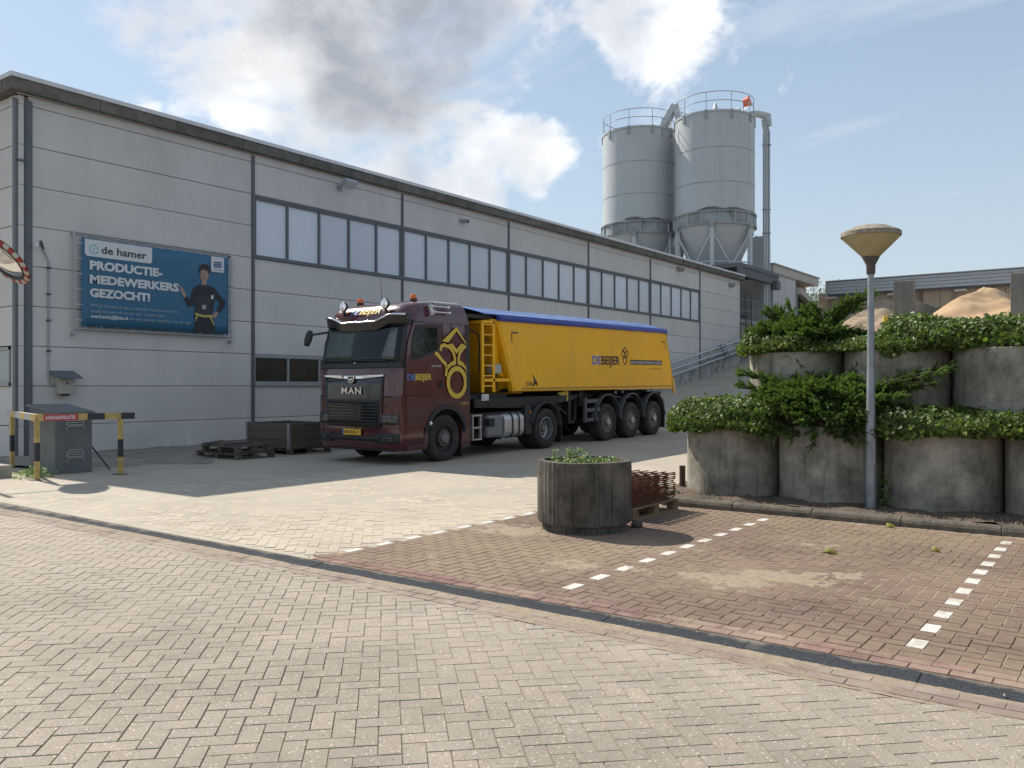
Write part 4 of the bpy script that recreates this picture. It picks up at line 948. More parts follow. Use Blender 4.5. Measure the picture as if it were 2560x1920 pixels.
# ---- gas cabinet
M_cab = pmat('cabinet grey green', (.135, .15, .15), .65, var=.15, scale=3, dirt=(.09, .09, .08), dirt_amt=.6, dscale=2)
cb = thing('utility_cabinet', 'grey green utility cabinet with vents behind the barrier', 'cabinet', (7.4, 15.75, 0))
m = MB(); m.add([(7.4, 15.75, 0), (8.08, 15.75, 0), (8.08, 16.75, 0), (7.4, 16.75, 0), (7.4, 15.75, 1.1), (8.08, 15.75, 1.1), (8.08, 16.75, 1.22), (7.4, 16.75, 1.22)], [(0,3,2,1),(4,5,6,7),(0,1,5,4),(1,2,6,5),(2,3,7,6),(3,0,4,7)]); m.build('housing', M_cab, cb, bevel=.01)
m = MB(); m.add([(7.36, 15.7, 1.095), (8.12, 15.7, 1.095), (8.12, 16.8, 1.225), (7.36, 16.8, 1.225), (7.36, 15.7, 1.13), (8.12, 15.7, 1.13), (8.12, 16.8, 1.26), (7.36, 16.8, 1.26)], [(0,3,2,1),(4,5,6,7),(0,1,5,4),(1,2,6,5),(2,3,7,6),(3,0,4,7)]); m.build('lid', M_cab, cb, bevel=.006)
for z in (.27, .85):
    m = MB(); m.box(7.6, 7.92, 15.725, 15.748, z, z+.02); m.box(7.6, 7.92, 15.725, 15.748, z+.15, z+.17); m.box(7.6, 7.62, 15.725, 15.748, z-.05, z+.17); m.box(7.9, 7.92, 15.725, 15.748, z-.05, z+.17); v = m.build('vent', M_mull2, cb)
    for k in range(3): m = MB(); m.box(7.62, 7.9, 15.715, 15.745, z+.03+k*.04, z+.05+k*.04); m.build('slat', M_mull2, v)
t = thing('leaning_rod', 'thin dark rod leaning beside the utility cabinet', 'rod', (8.35, 16.0, 0)); m = MB(); m.cyl((8.5, 15.9, 0), (8.15, 16.1, .58), .016, n=8); m.build('rod', M_dark, t)
t = thing('concrete_slab', 'low concrete slab with a sunlit top at the left edge', 'slab', (4.6, 15.4, 0)); m = MB(); m.box(3., 6.75, 15.9, 17.2, -.02, .22); o = m.build('block', pmat('slab concrete', (.34, .31, .27), .9, var=.2, scale=4, bump=.3), t, bevel=.015)
# ---- traffic mirror
mr = thing('traffic_mirror', 'round convex traffic mirror with a red and white rim at the left edge', 'mirror', (6.2, 17.6, 0))
th = R(36.59); fwd = Vector((math.cos(th), math.sin(th), 0)); rgt = Vector((math.sin(th), -math.cos(th), 0)); upv = Vector((0, 0, 1))
nm = (-fwd*.6 - rgt*.42 - upv*.68).normalized(); ctr = Vector((7.3, 17.55, 4.02)); KM = 1.42
q = nm.to_track_quat('Z', 'Y').to_matrix().to_4x4(); q.translation = ctr - mr.location; q = q @ Matrix.Scale(KM, 4)
M_mir = bpy.data.materials.new('convex mirror'); M_mir.use_nodes = True; b = M_mir.node_tree.nodes['Principled BSDF']; b.inputs['Metallic'].default_value = 1; b.inputs['Roughness'].default_value = .03; b.inputs['Base Color'].default_value = (.86, .86, .86, 1)
m = MB(); m.lathe([(0, .075)]+[(.30*k/10, .075*(1-(k/10)**2)) for k in range(1, 11)]+[(.315, -.005)], 48, q); m.build('glass', M_mir, mr, rel=True, smooth=60, fix=True)
m = MB(); m.lathe([(.30, .004), (.315, .03), (.32, .03), (.33, .004)], 48, q); m.build('seal', M_dark, mr, rel=True, smooth=40)
M_rw = (paint('rim white', (.55, .52, .45), .6, var=.15), paint('rim red', (.36, .035, .03), .5, var=.15))
for k in range(32):
    m = MB(); m.lathe([(.325, .0), (.33, .018), (.39, .02), (.405, .0), (.39, -.02), (.325, -.02)], 3, q, 2*math.pi*k/32, 2*math.pi*(k+1)/32); m.build('rim_segment', M_rw[k % 2], mr, rel=True, smooth=40)
m = MB(); m.lathe([(.405, -.021), (0, -.05)], 32, q); m.build('back_plate', M_greybox, mr, rel=True, smooth=50)
m = MB(); m.cyl((0, .2, 0), (0, .2, 4.5), .045, n=14); m.cyl((0, .2, 4.1), tuple(ctr-nm*.05-mr.location), .025, n=10); m.build('pole', M_galv, mr, rel=True, smooth=40)

# ---- pallets and crate by the wall
t = thing('pallet_stack', 'low stack of broken grey pallets lying by the wall left of the crate', 'pallet', (11.2, 15.7, .0)); pallet(t, 1.0, 1.5, M_woodg); pallet(t, .95, 1.3, M_woodg, z=.16)
for k, (a, b) in enumerate((((-.1, .3, .35), (.9, .7, .33)), ((.1, 1.2, .33), (1.1, .9, .36)), ((-.2, .9, .34), (.6, 1.4, .34)))): m = MB(); m.bar(a, b, .1, .022); m.build('loose_board', M_woodg, t, rel=True)
t = thing('wooden_crate', 'dark wooden collar crate on a pallet in front of the truck', 'crate', (12.72, 15.85, 0)); pallet(t, 1.25, 1.55, M_woodg)
for z in (.15, .345, .54):
    for a in ((0, 1.25, 0, .025), (0, 1.25, 1.525, 1.55), (0, .025, .025, 1.525), (1.225, 1.25, .025, 1.525)):
        m = MB(); m.box(*a, z, z+.188); m.build('side_board', M_woodg, t, rel=True, bevel=.004)
for x, y in ((-.006, -.006), (-.006, 1.556), (1.256, -.006)):
    m = MB(); m.box(x-.004, x+.06 if x < 1 else x+.004, y-.004, y+.004, .1, .74); m.box(x-.004, x+.004, y, y+.07, .1, .74); m.build('corner_hinge', M_galv, t, rel=True)
m = MB(); m.box(.02, 1.23, .02, 1.53, .5, .62); m.build('filling', pmat('crate filling', (.09, .08, .07), .9), t, rel=True)
# ================================================================== plants
def leaf_cloud(name, pos, nrm, size, mat, parent, shape='ivy', rs=None):
    """many small folded leaves in one mesh; nrm is the side each leaf shows"""
    rs = rs or NR; N = len(pos); pos = np.asarray(pos); nrm = np.asarray(nrm); nrm = nrm/np.linalg.norm(nrm, axis=1, keepdims=True)
    rv = rs.randn(N, 3); t = np.cross(nrm, rv); t /= np.linalg.norm(t, axis=1, keepdims=True); b = np.cross(nrm, t)
    if shape == 'ivy': loc = [(0, 0, 0), (-.46, .18, .05), (-.34, .62, .07), (0, 1, -.08), (.34, .62, .07), (.46, .18, .05)]; faces = [(0, 3, 2, 1), (0, 5, 4, 3)]
    else: loc = [(0, 0, 0), (-.26, .5, .06), (0, 1, 0), (.26, .5, .06)]; faces = [(0, 2, 1), (0, 3, 2)]
    sz = size*(.5+1.0*rs.rand(N))[:, None]; k = len(loc)
    V = np.empty((N, k, 3))
    for i, (u, v, w) in enumerate(loc): V[:, i] = pos + sz*(u*t + v*b + w*nrm)
    idx = (np.arange(N)*k)[:, None, None]; F = (idx + np.array(faces)[None]).reshape(-1, len(faces[0]))
    me = bpy.data.meshes.new(name); me.from_pydata(V.reshape(-1, 3).tolist(), [], F.tolist())
    o = link(name, me, mat, parent); o['kind'] = 'stuff'; return o
M_ivy = leafmat('ivy leaf', (.045, .075, .015), (.11, .155, .032), (.27, .28, .08), .32, .5)
M_ivyb = leafmat('bright ivy leaf', (.07, .13, .022), (.13, .215, .04), (.24, .30, .08), .35, .38)
M_jun = leafmat('juniper needle', (.065, .125, .032), (.13, .205, .055), (.22, .26, .085), .36, .65)
M_eu = leafmat('spindle leaf', (.13, .20, .07), (.24, .32, .15), (.45, .40, .20), .3, .45)
M_stem_core = pmat('dark stem and core', (.022, .021, .014), .95, var=.4, scale=14)  # also colours the dark cores inside ivy and juniper
def lump(u, v, ph): return .5*math.sin(u*2.3+ph)+.3*math.sin(u*5.1+v*3+ph*2)+.2*math.sin(u*9.7-v*5)
def ivy_hedge(label, x, y0, y1, z, rx, rz, n, parent_z, mat=None, seed=1, size=.055, hang=.25, bright=0.):
    rs = np.random.RandomState(seed); t = thing('ivy', label, 'ivy', (x, (y0+y1)/2, parent_z)); o = np.array(t.location)
    P = []; Nn = []; PB = []; NB = []
    for k in range(n):
        y = y0+(y1-y0)*rs.rand(); ph = R(-75+rs.rand()*285); s = .62+.46*math.sqrt(rs.rand())+(.22*rs.rand() if rs.rand() < .07 else 0)
        endf = min(1, (min(y-y0, y1-y)+.12)/.30); endf = max(.2, endf)**.5
        m = 1+.26*lump(y, ph, seed); a, b = rx*m*endf, rz*m*endf
        c, sn = math.cos(ph), math.sin(ph)
        px = x - a*s*c*1.0 if c > 0 else x - a*s*c; pz = z + b*s*sn
        if sn < 0: pz = z + sn*hang*s*(1+.6*lump(y*1.7, 1, seed+2)); px = x - a*s*(1-.08*abs(sn))
        q = (px, y+.02*rs.randn(), pz); nn = (-c*.9+.5*rs.randn()*.8, .55*rs.randn(), max(sn, .1)+.45*rs.randn())
        if bright and rs.rand() < bright and s > .95: PB.append(q); NB.append(nn)
        else: P.append(q); Nn.append(nn)
    leaf_cloud('foliage', np.array(P)-o, Nn, size, M_ivy if mat is None else mat, t, rs=rs)
    if PB: leaf_cloud('young_foliage', np.array(PB)-o, NB, size*1.1, M_ivyb, t, rs=rs)
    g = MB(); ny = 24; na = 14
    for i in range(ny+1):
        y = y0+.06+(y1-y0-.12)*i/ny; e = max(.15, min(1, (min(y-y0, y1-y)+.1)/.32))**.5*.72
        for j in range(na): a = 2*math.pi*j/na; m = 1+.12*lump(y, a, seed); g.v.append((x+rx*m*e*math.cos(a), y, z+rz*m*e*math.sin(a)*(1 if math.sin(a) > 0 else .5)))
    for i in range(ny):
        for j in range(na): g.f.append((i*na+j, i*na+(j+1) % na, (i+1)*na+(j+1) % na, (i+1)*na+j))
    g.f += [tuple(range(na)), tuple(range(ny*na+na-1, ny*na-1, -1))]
    g.build('dark_core', M_stem_core, t, smooth=60); return t  # solid dark core added to block the view through the leaves
ivy_hedge('round cap of ivy on the lower ring at the left end', 11.78, 3.9, 5.58, 1.10, .69, .30, 15000, 1.0, seed=4, size=.042, hang=.11, bright=.18)
ivy_hedge('band of ivy over the lower rings right of the lamp post', 11.72, -.9, 2.75, 1.09, .56, .20, 18000, 1.0, seed=9, size=.046, hang=.08, bright=.12)
ivy_hedge('thick ivy hedge along the upper rings at the right', 12.52, -1.2, 2.85, 2.18, .63, .31, 24000, 2.0, seed=14, size=.048, hang=.12, bright=.22)
ivy_hedge('thin small leaved hedge on the upper ring behind the lamp post', 12.56, 2.5, 4.05, 2.12, .62, .18, 14000, 2.0, seed=21, size=.03, hang=.05, bright=.1)
ivy_hedge('dark ivy at the left end of the upper ring under the juniper', 12.46, 3.75, 4.80, 2.16, .64, .22, 8000, 2.0, seed=25, size=.042, hang=.07, bright=.05)

def juniper(label, base, ctr, rad, n_limb, extra, seed, blades=7, dens=1.15):
    rs = np.random.RandomState(seed); t = thing('juniper', label, 'juniper', base); base = np.array(base, float); ctr = np.array(ctr, float); rad = np.array(rad, float)
    tg = []
    for k in range(n_limb):
        v = rs.randn(3); v /= np.linalg.norm(v); v[2] = abs(v[2])*1.0-.25
        if v[0] > .3 and rs.rand() < .6: v[0] = -v[0]
        tg.append(ctr + rad*v*(.5+.52*rs.rand()**.6))
    for e in extra: tg += [np.array(e, float)]+[np.array(e, float)+rs.randn(3)*np.array((.06, .07, .04)) for q in range(3 if e[2] < 1.8 or e[2] > 2.2 else 0)]
    Bp, Bd, Bl, Bu = [], [], [], []; limbs = MB()
    def sprigs(p, d, L):
        # one feathery spray: needles fan out of the twig and lean forward
        side = np.cross(d, (0, 0, 1.)); side /= np.linalg.norm(side)+1e-6; up = np.cross(side, d)
        m = max(3, int(L/.022*dens))
        for i in range(m):
            f = (i+.5)/m; q = p+d*L*f
            for s in range(blades):
                w = (rs.rand()-.5)*2; h = (rs.rand()-.35)*1.1
                dd = d*(.85+.3*rs.rand())+side*w*(.8*(1-f*.45))+up*h*.4+rs.randn(3)*.10; dd /= np.linalg.norm(dd)
                Bp.append(q+rs.randn(3)*.006); Bd.append(dd); Bl.append(.022+.022*rs.rand()); Bu.append(up+rs.randn(3)*.6)
    for e in tg:
        v = e-base; L = np.linalg.norm(v); pts = []
        bow = np.array((0, 0, 1.))*L*(.10+.10*rs.rand())+rs.randn(3)*.03
        for i in range(9):
            f = i/8; pts.append(base+v*f+bow*math.sin(math.pi*f)*.8+np.array((0, 0, .05*f*f)))
        limbs.tube([tuple(p) for p in pts], [.016*(1-.8*i/8)+.002 for i in range(9)], 5)
        for i in range(2, 9):
            d = pts[min(i+1, 8)]-pts[i-1]; d /= np.linalg.norm(d)
            for s in range(5 if i < 8 else 6):
                w = np.cross(d, rs.randn(3)); w[2] *= .45; w /= np.linalg.norm(w); dd = d*(.75 if i < 8 else 1.1)+w*.7+np.array((0, 0, .12)); dd /= np.linalg.norm(dd)
                sprigs(pts[i]-d*.04*rs.rand(), dd, .05+.08*rs.rand())
    Bp, Bd, Bl, Bu = map(np.array, (Bp, Bd, Bl, Bu)); N = len(Bp)
    s = np.cross(Bd, Bu); s /= np.linalg.norm(s, axis=1, keepdims=True); w = (.0045+.0025*rs.rand(N))[:, None]; L = Bl[:, None]
    V = np.stack([Bp-s*w, Bp+s*w, Bp+Bd*L], 1)-base
    F = (np.arange(N)*3)[:, None]+np.array([[0, 1, 2]])
    me = bpy.data.meshes.new('foliage'); me.from_pydata(V.reshape(-1, 3).tolist(), [], F.tolist()); o = link('foliage', me, M_jun, t); o['kind'] = 'stuff'
    limbs.build('limbs', pmat('juniper bark', (.06, .042, .03), .95, var=.3, scale=20), t, smooth=60)
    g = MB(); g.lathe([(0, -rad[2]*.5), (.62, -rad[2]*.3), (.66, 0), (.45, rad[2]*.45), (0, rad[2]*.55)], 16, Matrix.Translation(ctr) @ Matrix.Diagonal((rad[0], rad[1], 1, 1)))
    g.build('dark_twig_core', M_stem_core, t, smooth=60)  # added solid core, inner shade of the juniper put into its dark colour
juniper('big spreading juniper on the lower rings left of the lamp post', (11.95, 3.45, 1.0), (11.70, 3.50, 1.24), (.74, 1.18, .60), 380,
        [(11.6, 2.2, 1.62), (11.5, 2.05, 1.68), (11.7, 1.95, 1.76), (11.55, 2.3, 1.52), (11.4, 2.4, 1.4), (11.6, 4.6, 1.55), (11.5, 4.5, 1.7), (11.7, 4.35, 1.68), (11.9, 3.95, 1.92), (12., 3.1, 1.8), (11.35, 3.6, 1.05), (11.3, 3.2, 1.0), (11.3, 4.1, 1.05), (11.3, 2.9, 1.02), (11.3, 3.9, 1.2)]+[(11.16+.1*math.sin(k*3), 2.75+.13*k, .98+.1*math.sin(k*2.3)) for k in range(13)], 31)
juniper('upper juniper at the left end of the upper ring', (12.6, 4.0, 2.05), (12.40, 4.05, 2.30), (.52, .78, .34), 130,
        [(12.5, 3.25, 2.72), (12.5, 3.3, 2.66), (12.45, 3.1, 2.84), (12.5, 3.45, 2.6), (12.4, 4.45, 2.62), (12.4, 4.3, 2.66), (12.4, 3.2, 2.3), (12.4, 3.0, 2.25), (12.5, 3.8, 2.62), (12.4, 3.9, 2.6)], 37)

# small evergreen shoots in the round planter
t = thing('planter_shrub', 'low pale green evergreen shoots growing in the round planter', 'shrub', (8.18, 5.06, .68)); rs = np.random.RandomState(3); P, Nn = [], []; st = MB()
for k in range(95):
    a = rs.rand()*6.283; r = .40*math.sqrt(rs.rand()); h = .07+.06*rs.rand()
    if rs.rand() < .10: h += .10
    x, y = r*math.cos(a), r*math.sin(a)
    if x*FW[0]+y*FW[1] > .2 and rs.rand() < .6: continue
    dx, dy = .05*rs.randn(), .05*rs.randn(); st.cyl((x, y, 0), (x+dx, y+dy, h), .003, n=4)
    for i in range(int(h/.011)):
        f = (i+1)/(h/.011); b = i*2.4
        P.append((x+dx*f+.012*math.cos(b), y+dy*f+.012*math.sin(b), h*f)); Nn.append((math.cos(b)*.6+.3*rs.randn(), math.sin(b)*.6+.3*rs.randn(), .8))
leaf_cloud('foliage', P, Nn, .034, M_eu, t, 'ivy', rs); st.build('shoots', M_stem_core, t, rel=True)['kind'] = 'stuff'
# weed between rings and by the slab, dry grass, fallen leaves
def weed(label, x, y, z, n, h, mat, seed, spread=.2, size=.03):
    rs = np.random.RandomState(seed); t = thing('weed', label, 'weed', (x, y, z)); P, Nn = [], []
    for k in range(n): a = rs.rand()*6.28; r = spread*rs.rand(); P.append((r*math.cos(a), r*math.sin(a), h*rs.rand()*(1-r/spread*.6))); Nn.append((rs.randn()*.6, rs.randn()*.6, .6))
    leaf_cloud('foliage', P, Nn, size, mat, t, 'oval', rs)
weed('yellowish weed sprouting in the gap right of the lamp post', 11.35, 2.62, .08, 90, .55, M_ivyb, 5, .09, .045)
weed('dry weed tuft beside the slab at the left edge', 6.95, 15.55, 0, 260, .22, M_eu, 6, .35, .06)
M_straw = pmat('dry grass', (.42, .33, .14), .9, var=.3, scale=8)
g = MB(); rs = random.Random(4)
for k in range(420):
    cx, cy = (9.35+rs.gauss(0, .35), 2.35+rs.gauss(0, .45)) if k < 260 else (9.95+rs.gauss(0, .12), 1.6+rs.gauss(0, .7))
    a = rs.random()*6.28; L = .02+.07*rs.random(); h = .005+.05*rs.random()**2; w = .0016
    g.poly([(cx-w*math.sin(a), cy+w*math.cos(a), 0), (cx+w*math.sin(a), cy-w*math.cos(a), 0), (cx+L*math.cos(a), cy+L*math.sin(a), h)])
o = g.build('dry_grass', M_straw, fix=False); o['kind'] = 'stuff'; tag(o, 'thin dry grass growing out of the parking bay joints', 'grass')
M_fl = leafmat('fallen leaf', (.24, .24, .08), (.30, .28, .10), (.25, .15, .06), .25)
for x, y, s, lab in ((8.35, 2.42, .10, 'large yellow green fallen leaf on the parking bay'), (9.05, 1.62, .06, 'small green fallen leaf on the parking bay near the kerb'), (10.3, 2.32, .08, 'green fallen leaf against the kerb'), (10.2, .62, .10, 'orange brown fallen leaf by the kerb at the right edge')):
    m = MB(); n = 10; pts = []
    for i in range(n): a = 2*math.pi*i/n; r = s*(.5+.5*(i % 2))*(.8+.3*random.random()); pts.append((r*math.cos(a), r*math.sin(a), .012+.025*math.sin(a*2+1)+.01*random.random()))
    m.v = [(0, 0, .008)]+pts; m.f = [(0, i+1, (i+1) % n+1) for i in range(n)]
    o = m.build('fallen_leaf', M_fl, None, fix=False, smooth=80); o.location = (x, y, .004); tag(o, lab, 'leaf', 'fallen leaves')
# pebbles and crumbs scattered over the paving
g = MB(); rs = random.Random(12)
for k in range(620):
    if k < 300: x, y = 4.2+rs.random()*6, .5+rs.random()*8
    elif k < 430: a = rs.random()*6.28; r = .5+.35*rs.random()**2; x, y = 8.18+r*math.cos(a), 5.06+r*math.sin(a)
    else: x, y = 4.9+rs.gauss(0, .25), rs.random()*9
    s = .003+.008*rs.random()**3; z = .001
    if abs(x-5.08) < .13: z = -.012
    g.add([(x+s*math.cos(b)*rs.uniform(.7, 1.3), y+s*math.sin(b)*rs.uniform(.7, 1.3), z) for b in (0, 1.57, 3.14, 4.71)]+[(x, y, z+s*1.1)], [(0,1,4),(1,2,4),(2,3,4),(3,0,4)])
o = g.build('pebbles', pmat('pebbles', (.36, .31, .25), .9, var=.5, scale=30), fix=False); o['kind'] = 'stuff'; tag(o, 'loose pebbles and crumbs on the paving', 'gravel')
# clods on the planting bed
g = MB(); rs = random.Random(8)
for k in range(2600):
    x, y = 10.43+rs.random()*.87, -.8+rs.random()*6.4; s = .006+.03*rs.random()**3; z = .09
    g.add([(x+s*math.cos(b)*rs.uniform(.6, 1.4), y+s*math.sin(b)*rs.uniform(.6, 1.4), z-.02) for b in (0, 1.26, 2.5, 3.77, 5.03)]+[(x, y, z+s)], [(0,1,5),(1,2,5),(2,3,5),(3,4,5),(4,0,5)])
o = g.build('clods', pmat('soil clods', (.15, .115, .08), .97, var=.4, scale=12), fix=False); o['kind'] = 'stuff'; tag(o, 'crumbly clods on the soil bed', 'soil')
# tree tip behind the annex
t = thing('tree', 'tip of a green tree showing behind the annex roof', 'tree', (80, 24.0, 3.5)); rs = np.random.RandomState(2); P = rs.randn(2600, 3)*np.array((1.0, 1.1, .7))+np.array((0, 0, 5.9)); leaf_cloud('crown', P, rs.randn(2600, 3)+np.array((0, 0, .5)), .16, M_ivy, t, 'oval', rs)
m = MB(); m.cyl((0, 0, 0), (0, 0, 6), .18, .08); m.build('trunk', M_stem_core, t, rel=True)
# ================================================================== truck tractor
TL = (12.15, 13.1, -.019); TR = (0, -.0127, 0)
M_maroon = pmat('maroon lacquer', (.062, .0045, .0105), .2, var=.05, scale=.8, coat=.9, spec=.5, dirt=(.075, .03, .03), dirt_amt=.12, dscale=1.3)
M_mar2 = pmat('maroon lower dusty', (.058, .009, .013), .38, var=.1, coat=.4, dirt=(.12, .075, .065), dirt_amt=.4, dscale=2.)
M_blkp = pmat('black plastic', (.018, .019, .021), .5, var=.15, scale=5)
M_gloss = pmat('gloss black', (.008, .008, .009), .15, var=.05, coat=.5)
M_rub = pmat('tyre rubber', (.028, .027, .026), .85, var=.3, scale=6, dirt=(.07, .06, .05), dirt_amt=.6, dscale=4)
M_chrome = pmat('chrome', (.75, .75, .76), .12, metal=1., var=.03); M_alu = pmat('alloy rim', (.42, .42, .43), .38, metal=.8, var=.12, scale=10, dirt=(.10, .085, .07), dirt_amt=.5, dscale=6)
M_rimg = pmat('dusty rim', (.20, .19, .18), .6, metal=.4, var=.25, scale=12)
M_wind = pmat('windscreen glass', (.008, .011, .012), .06, var=.1, spec=.35); M_lamp = pmat('headlamp glass', (.10, .108, .115), .1, metal=.6, var=.9, scale=18)
M_orange = pmat('beacon orange', (.75, .16, .01), .3, var=.1); M_dy = paint('decal yellow', (.62, .43, .05), .4); M_db = paint('decal blue', (.06, .15, .42), .4); M_plate = paint('plate yellow', (.75, .46, .03), .45); M_bl = paint('decal black', (.012, .011, .011), .5); M_dw = paint('decal white', (.55, .55, .55), .5)
M_chas = pmat('chassis black', (.016, .016, .017), .65, var=.25, scale=5, dirt=(.06, .052, .045), dirt_amt=.4, dscale=3); M_silv = pmat('silver tank', (.50, .51, .52), .35, metal=.6, var=.08)
trk = thing('tractor_truck', 'dark maroon tractor truck with yellow crest parked along the hall', 'truck', TL, None, TR)
def part(mb, name, mat, parent=None, **k): return mb.build(name, mat, parent or trk, rel=True, **k)
HW = 1.24
def xf(z): return smooth_lerp([(.28, .10), (.42, .02), (.6, .0), (1.3, .0), (1.9, .02), (2.05, .05), (2.9, .27), (3.0, .31), (3.12, .36), (3.24, .44), (3.32, .58), (3.38, .84), (3.42, 1.2)], z)
def hw(z): return smooth_lerp([(.28, HW-.04), (.5, HW), (2.2, HW), (2.9, HW-.01), (3.12, HW-.03), (3.24, HW-.055), (3.33, HW-.10), (3.39, HW-.18), (3.42, HW-.30)], z)
def front_x(y, z, R0=.30):
    h = hw(z); a = abs(y); x = xf(z)+.07*(a/h)**2; e = h-R0
    if a > e: t = min(1, (a-e)/R0); x += R0*(1-math.sqrt(max(0, 1-t*t)))
    return x
def outline(z, xr, R0=.30):
    h = hw(z); pts = [(xr, -h)]; ys = []
    xs = front_x(h, z, R0); pts += [(xs+(xr-xs)*f, -h) for f in (.66, .33)]
    for k in range(0, 9): ys.append(-(h-R0)-R0*math.cos(math.pi/2*k/8))
    ys += [-(h-R0)*(1-2*k/12) for k in range(1, 12)]
    ys += [-y for y in reversed(ys[:9])]
    pts += [(front_x(y, z, R0), y) for y in ys]
    pts += [(xs+(xr-xs)*f, h) for f in (.33, .66)]+[(xr, h)]
    return pts
def loft(zs, xr, R0=.30):
    g = MB(); n = None
    for z in zs:
        o = outline(z, xr if not callable(xr) else xr(z), R0); n = len(o); g.v += [(x, y, z) for x, y in o]
    for k in range(len(zs)-1):
        for i in range(n): g.f.append((k*n+i, k*n+(i+1) % n, (k+1)*n+(i+1) % n, (k+1)*n+i))
    g.f += [tuple(range(n-1, -1, -1)), tuple(range((len(zs)-1)*n, len(zs)*n))]; return g
# cab shell above the door sill, then bumper block
shell = part(loft([1.40, 1.6, 1.9, 2.05, 2.3, 2.6, 2.9, 3.0, 3.06, 3.12, 3.19, 3.26, 3.31, 3.36, 3.40, 3.42], lambda z: 2.28-(.0 if z < 3.0 else (z-3.0)*.3)), 'cab_shell', M_maroon, smooth=28)
part(loft([.30, .36, .42, .5, .6, .8, 1.0, 1.2, 1.405], .93, .26), 'bumper', M_maroon, smooth=28)
def fpatch(g, y0, y1, z0, z1, off=.012, ny=16, nz=6, y0t=None, y1t=None):
    base = len(g.v); y0t = y0 if y0t is None else y0t; y1t = y1 if y1t is None else y1t
    for j in range(nz+1):
        z = z0+(z1-z0)*j/nz; a = y0+(y0t-y0)*j/nz; b = y1+(y1t-y1)*j/nz
        for i in range(ny+1): y = a+(b-a)*i/ny; h = hw(z); yy = max(-h+.001, min(h-.001, y)); g.v.append((front_x(yy, z)-off, yy*(1+off*.6), z))
    for j in range(nz):
        for i in range(ny): a = base+j*(ny+1)+i; g.f.append((a, a+1, a+ny+2, a+ny+1))
    return g
def fp(name, mat, *a, **k):
    bev = k.pop('solid', .012); o = part(fpatch(MB(), *a, **k), name, mat, smooth=40, fix=False); s = o.modifiers.new('s', 'SOLIDIFY'); s.thickness = bev; s.offset = 0; return o
ws = fp('windscreen', M_wind, -1.17, 1.17, 2.08, 2.88, ny=30, off=.010, y0t=-1.12, y1t=1.12)
fp('screen_surround', M_blkp, -1.235, 1.235, 1.98, 2.10, ny=30, off=.014); fp('screen_surround', M_blkp, -1.21, 1.21, 2.86, 2.96, ny=30, off=.013)
for s in (-1, 1): fp('a_pillar_trim', M_blkp, s*1.175-.03, s*1.175+.03, 2.08, 2.88, ny=4, off=.013, y0t=s*1.13-.03, y1t=s*1.13+.03)
# reflections in the windscreen, painted as two paler patches on the glass
fp('screen_reflection', pmat('left screen reflection', (.05, .075, .07), .25), .12, 1.02, 2.18, 2.80, off=.017, solid=.002, y0t=.12, y1t=.98)
fp('screen_reflection', pmat('right screen reflection', (.11, .125, .13), .4, var=.6, scale=6), -1.05, -.72, 2.16, 2.80, off=.017, solid=.002, y0t=-1.02, y1t=-.86)
for y0, y1 in ((-.95, -.1), (.05, .9)):
    m = MB(); m.bar((front_x(y0, 2.13)-.035, y0, 2.12), (front_x(y1, 2.16)-.035, y1, 2.15), .025, .02); part(m, 'wiper', M_blkp)
# sun visor with chrome edge
m = MB(); ny = 28
def visz(y): a = abs(y); return 3.06-.13*(1-min(1, max(0, (a-.5)/.35)))*1.0
for j, (dz, dx) in enumerate(((0, -.14), (-.17, -.12), (-.19, -.03), (.02, -.01))):
    for i in range(ny+1): y = -1.17+2.34*i/ny; z = visz(y)+dz; m.v.append((front_x(y, 3.0)+dx, y, z))
for j in range(4):
    for i in range(ny): a = j*(ny+1)+i; b = ((j+1) % 4)*(ny+1)+i; m.f.append((a, a+1, b+1, b))
part(m, 'sun_visor', M_gloss, smooth=30)
m = MB(); m.tube([(front_x(-1.17+2.34*i/ny, 3.0)-.145, -1.17+2.34*i/ny, visz(-1.17+2.34*i/ny)+.005) for i in range(ny+1)], .022, 6); part(m, 'visor_trim', M_chrome, smooth=60)
# grille
fp('grille_frame', M_gloss, -.80, .80, .78, 1.80, off=.016, ny=20, y0t=-.86, y1t=.86)
for k in range(7): z = .84+k*.062; fp('grille_slat', M_blkp, -.66-.02*k, .66+.02*k, z, z+.022, off=.035, ny=12, nz=1)
fp('grille_mesh', M_blkp, -.74, .74, 1.26, 1.34, off=.024, ny=12, nz=1)
fp('grille_chrome', M_chrome, -.30, .30, 1.76, 1.83, off=.03, ny=8, y0t=-.3, y1t=.3)
for s in (-1, 1):
    m = MB(); m.v = [(front_x(.3*s, 1.8)-.032, .3*s, 1.835), (front_x(.88*s, 1.8)-.03, .88*s, 1.845), (front_x(.86*s, 1.8)-.03, .86*s, 1.815), (front_x(.3*s, 1.8)-.032, .3*s, 1.77)]; m.f = [(0, 1, 2, 3)]; o = part(m, 'grille_chrome', M_chrome); o.modifiers.new('s', 'SOLIDIFY').thickness = .01
m = MB(); m.prism([(-.10, 1.83), (.10, 1.83), (.08, 1.72), (.05, 1.68), (-.05, 1.68), (-.08, 1.72)], -.055, -.035, 'yz'); part(m, 'badge', M_chrome, bevel=.006)
m = MB(); m.prism([(-.075, 1.815), (.075, 1.815), (.06, 1.73), (.035, 1.70), (-.035, 1.70), (-.06, 1.73)], -.058, -.055, 'yz'); part(m, 'badge_field', M_gloss)
m = MB(); m.poly([(-.0595, .045, 1.725), (-.0595, .02, 1.735), (-.0595, -.02, 1.735), (-.0595, -.045, 1.722), (-.0595, -.03, 1.755), (-.0595, -.045, 1.79), (-.0595, -.02, 1.78), (-.0595, 0, 1.765), (-.0595, .035, 1.762)]); part(m, 'badge_lion', M_chrome, fix=False)
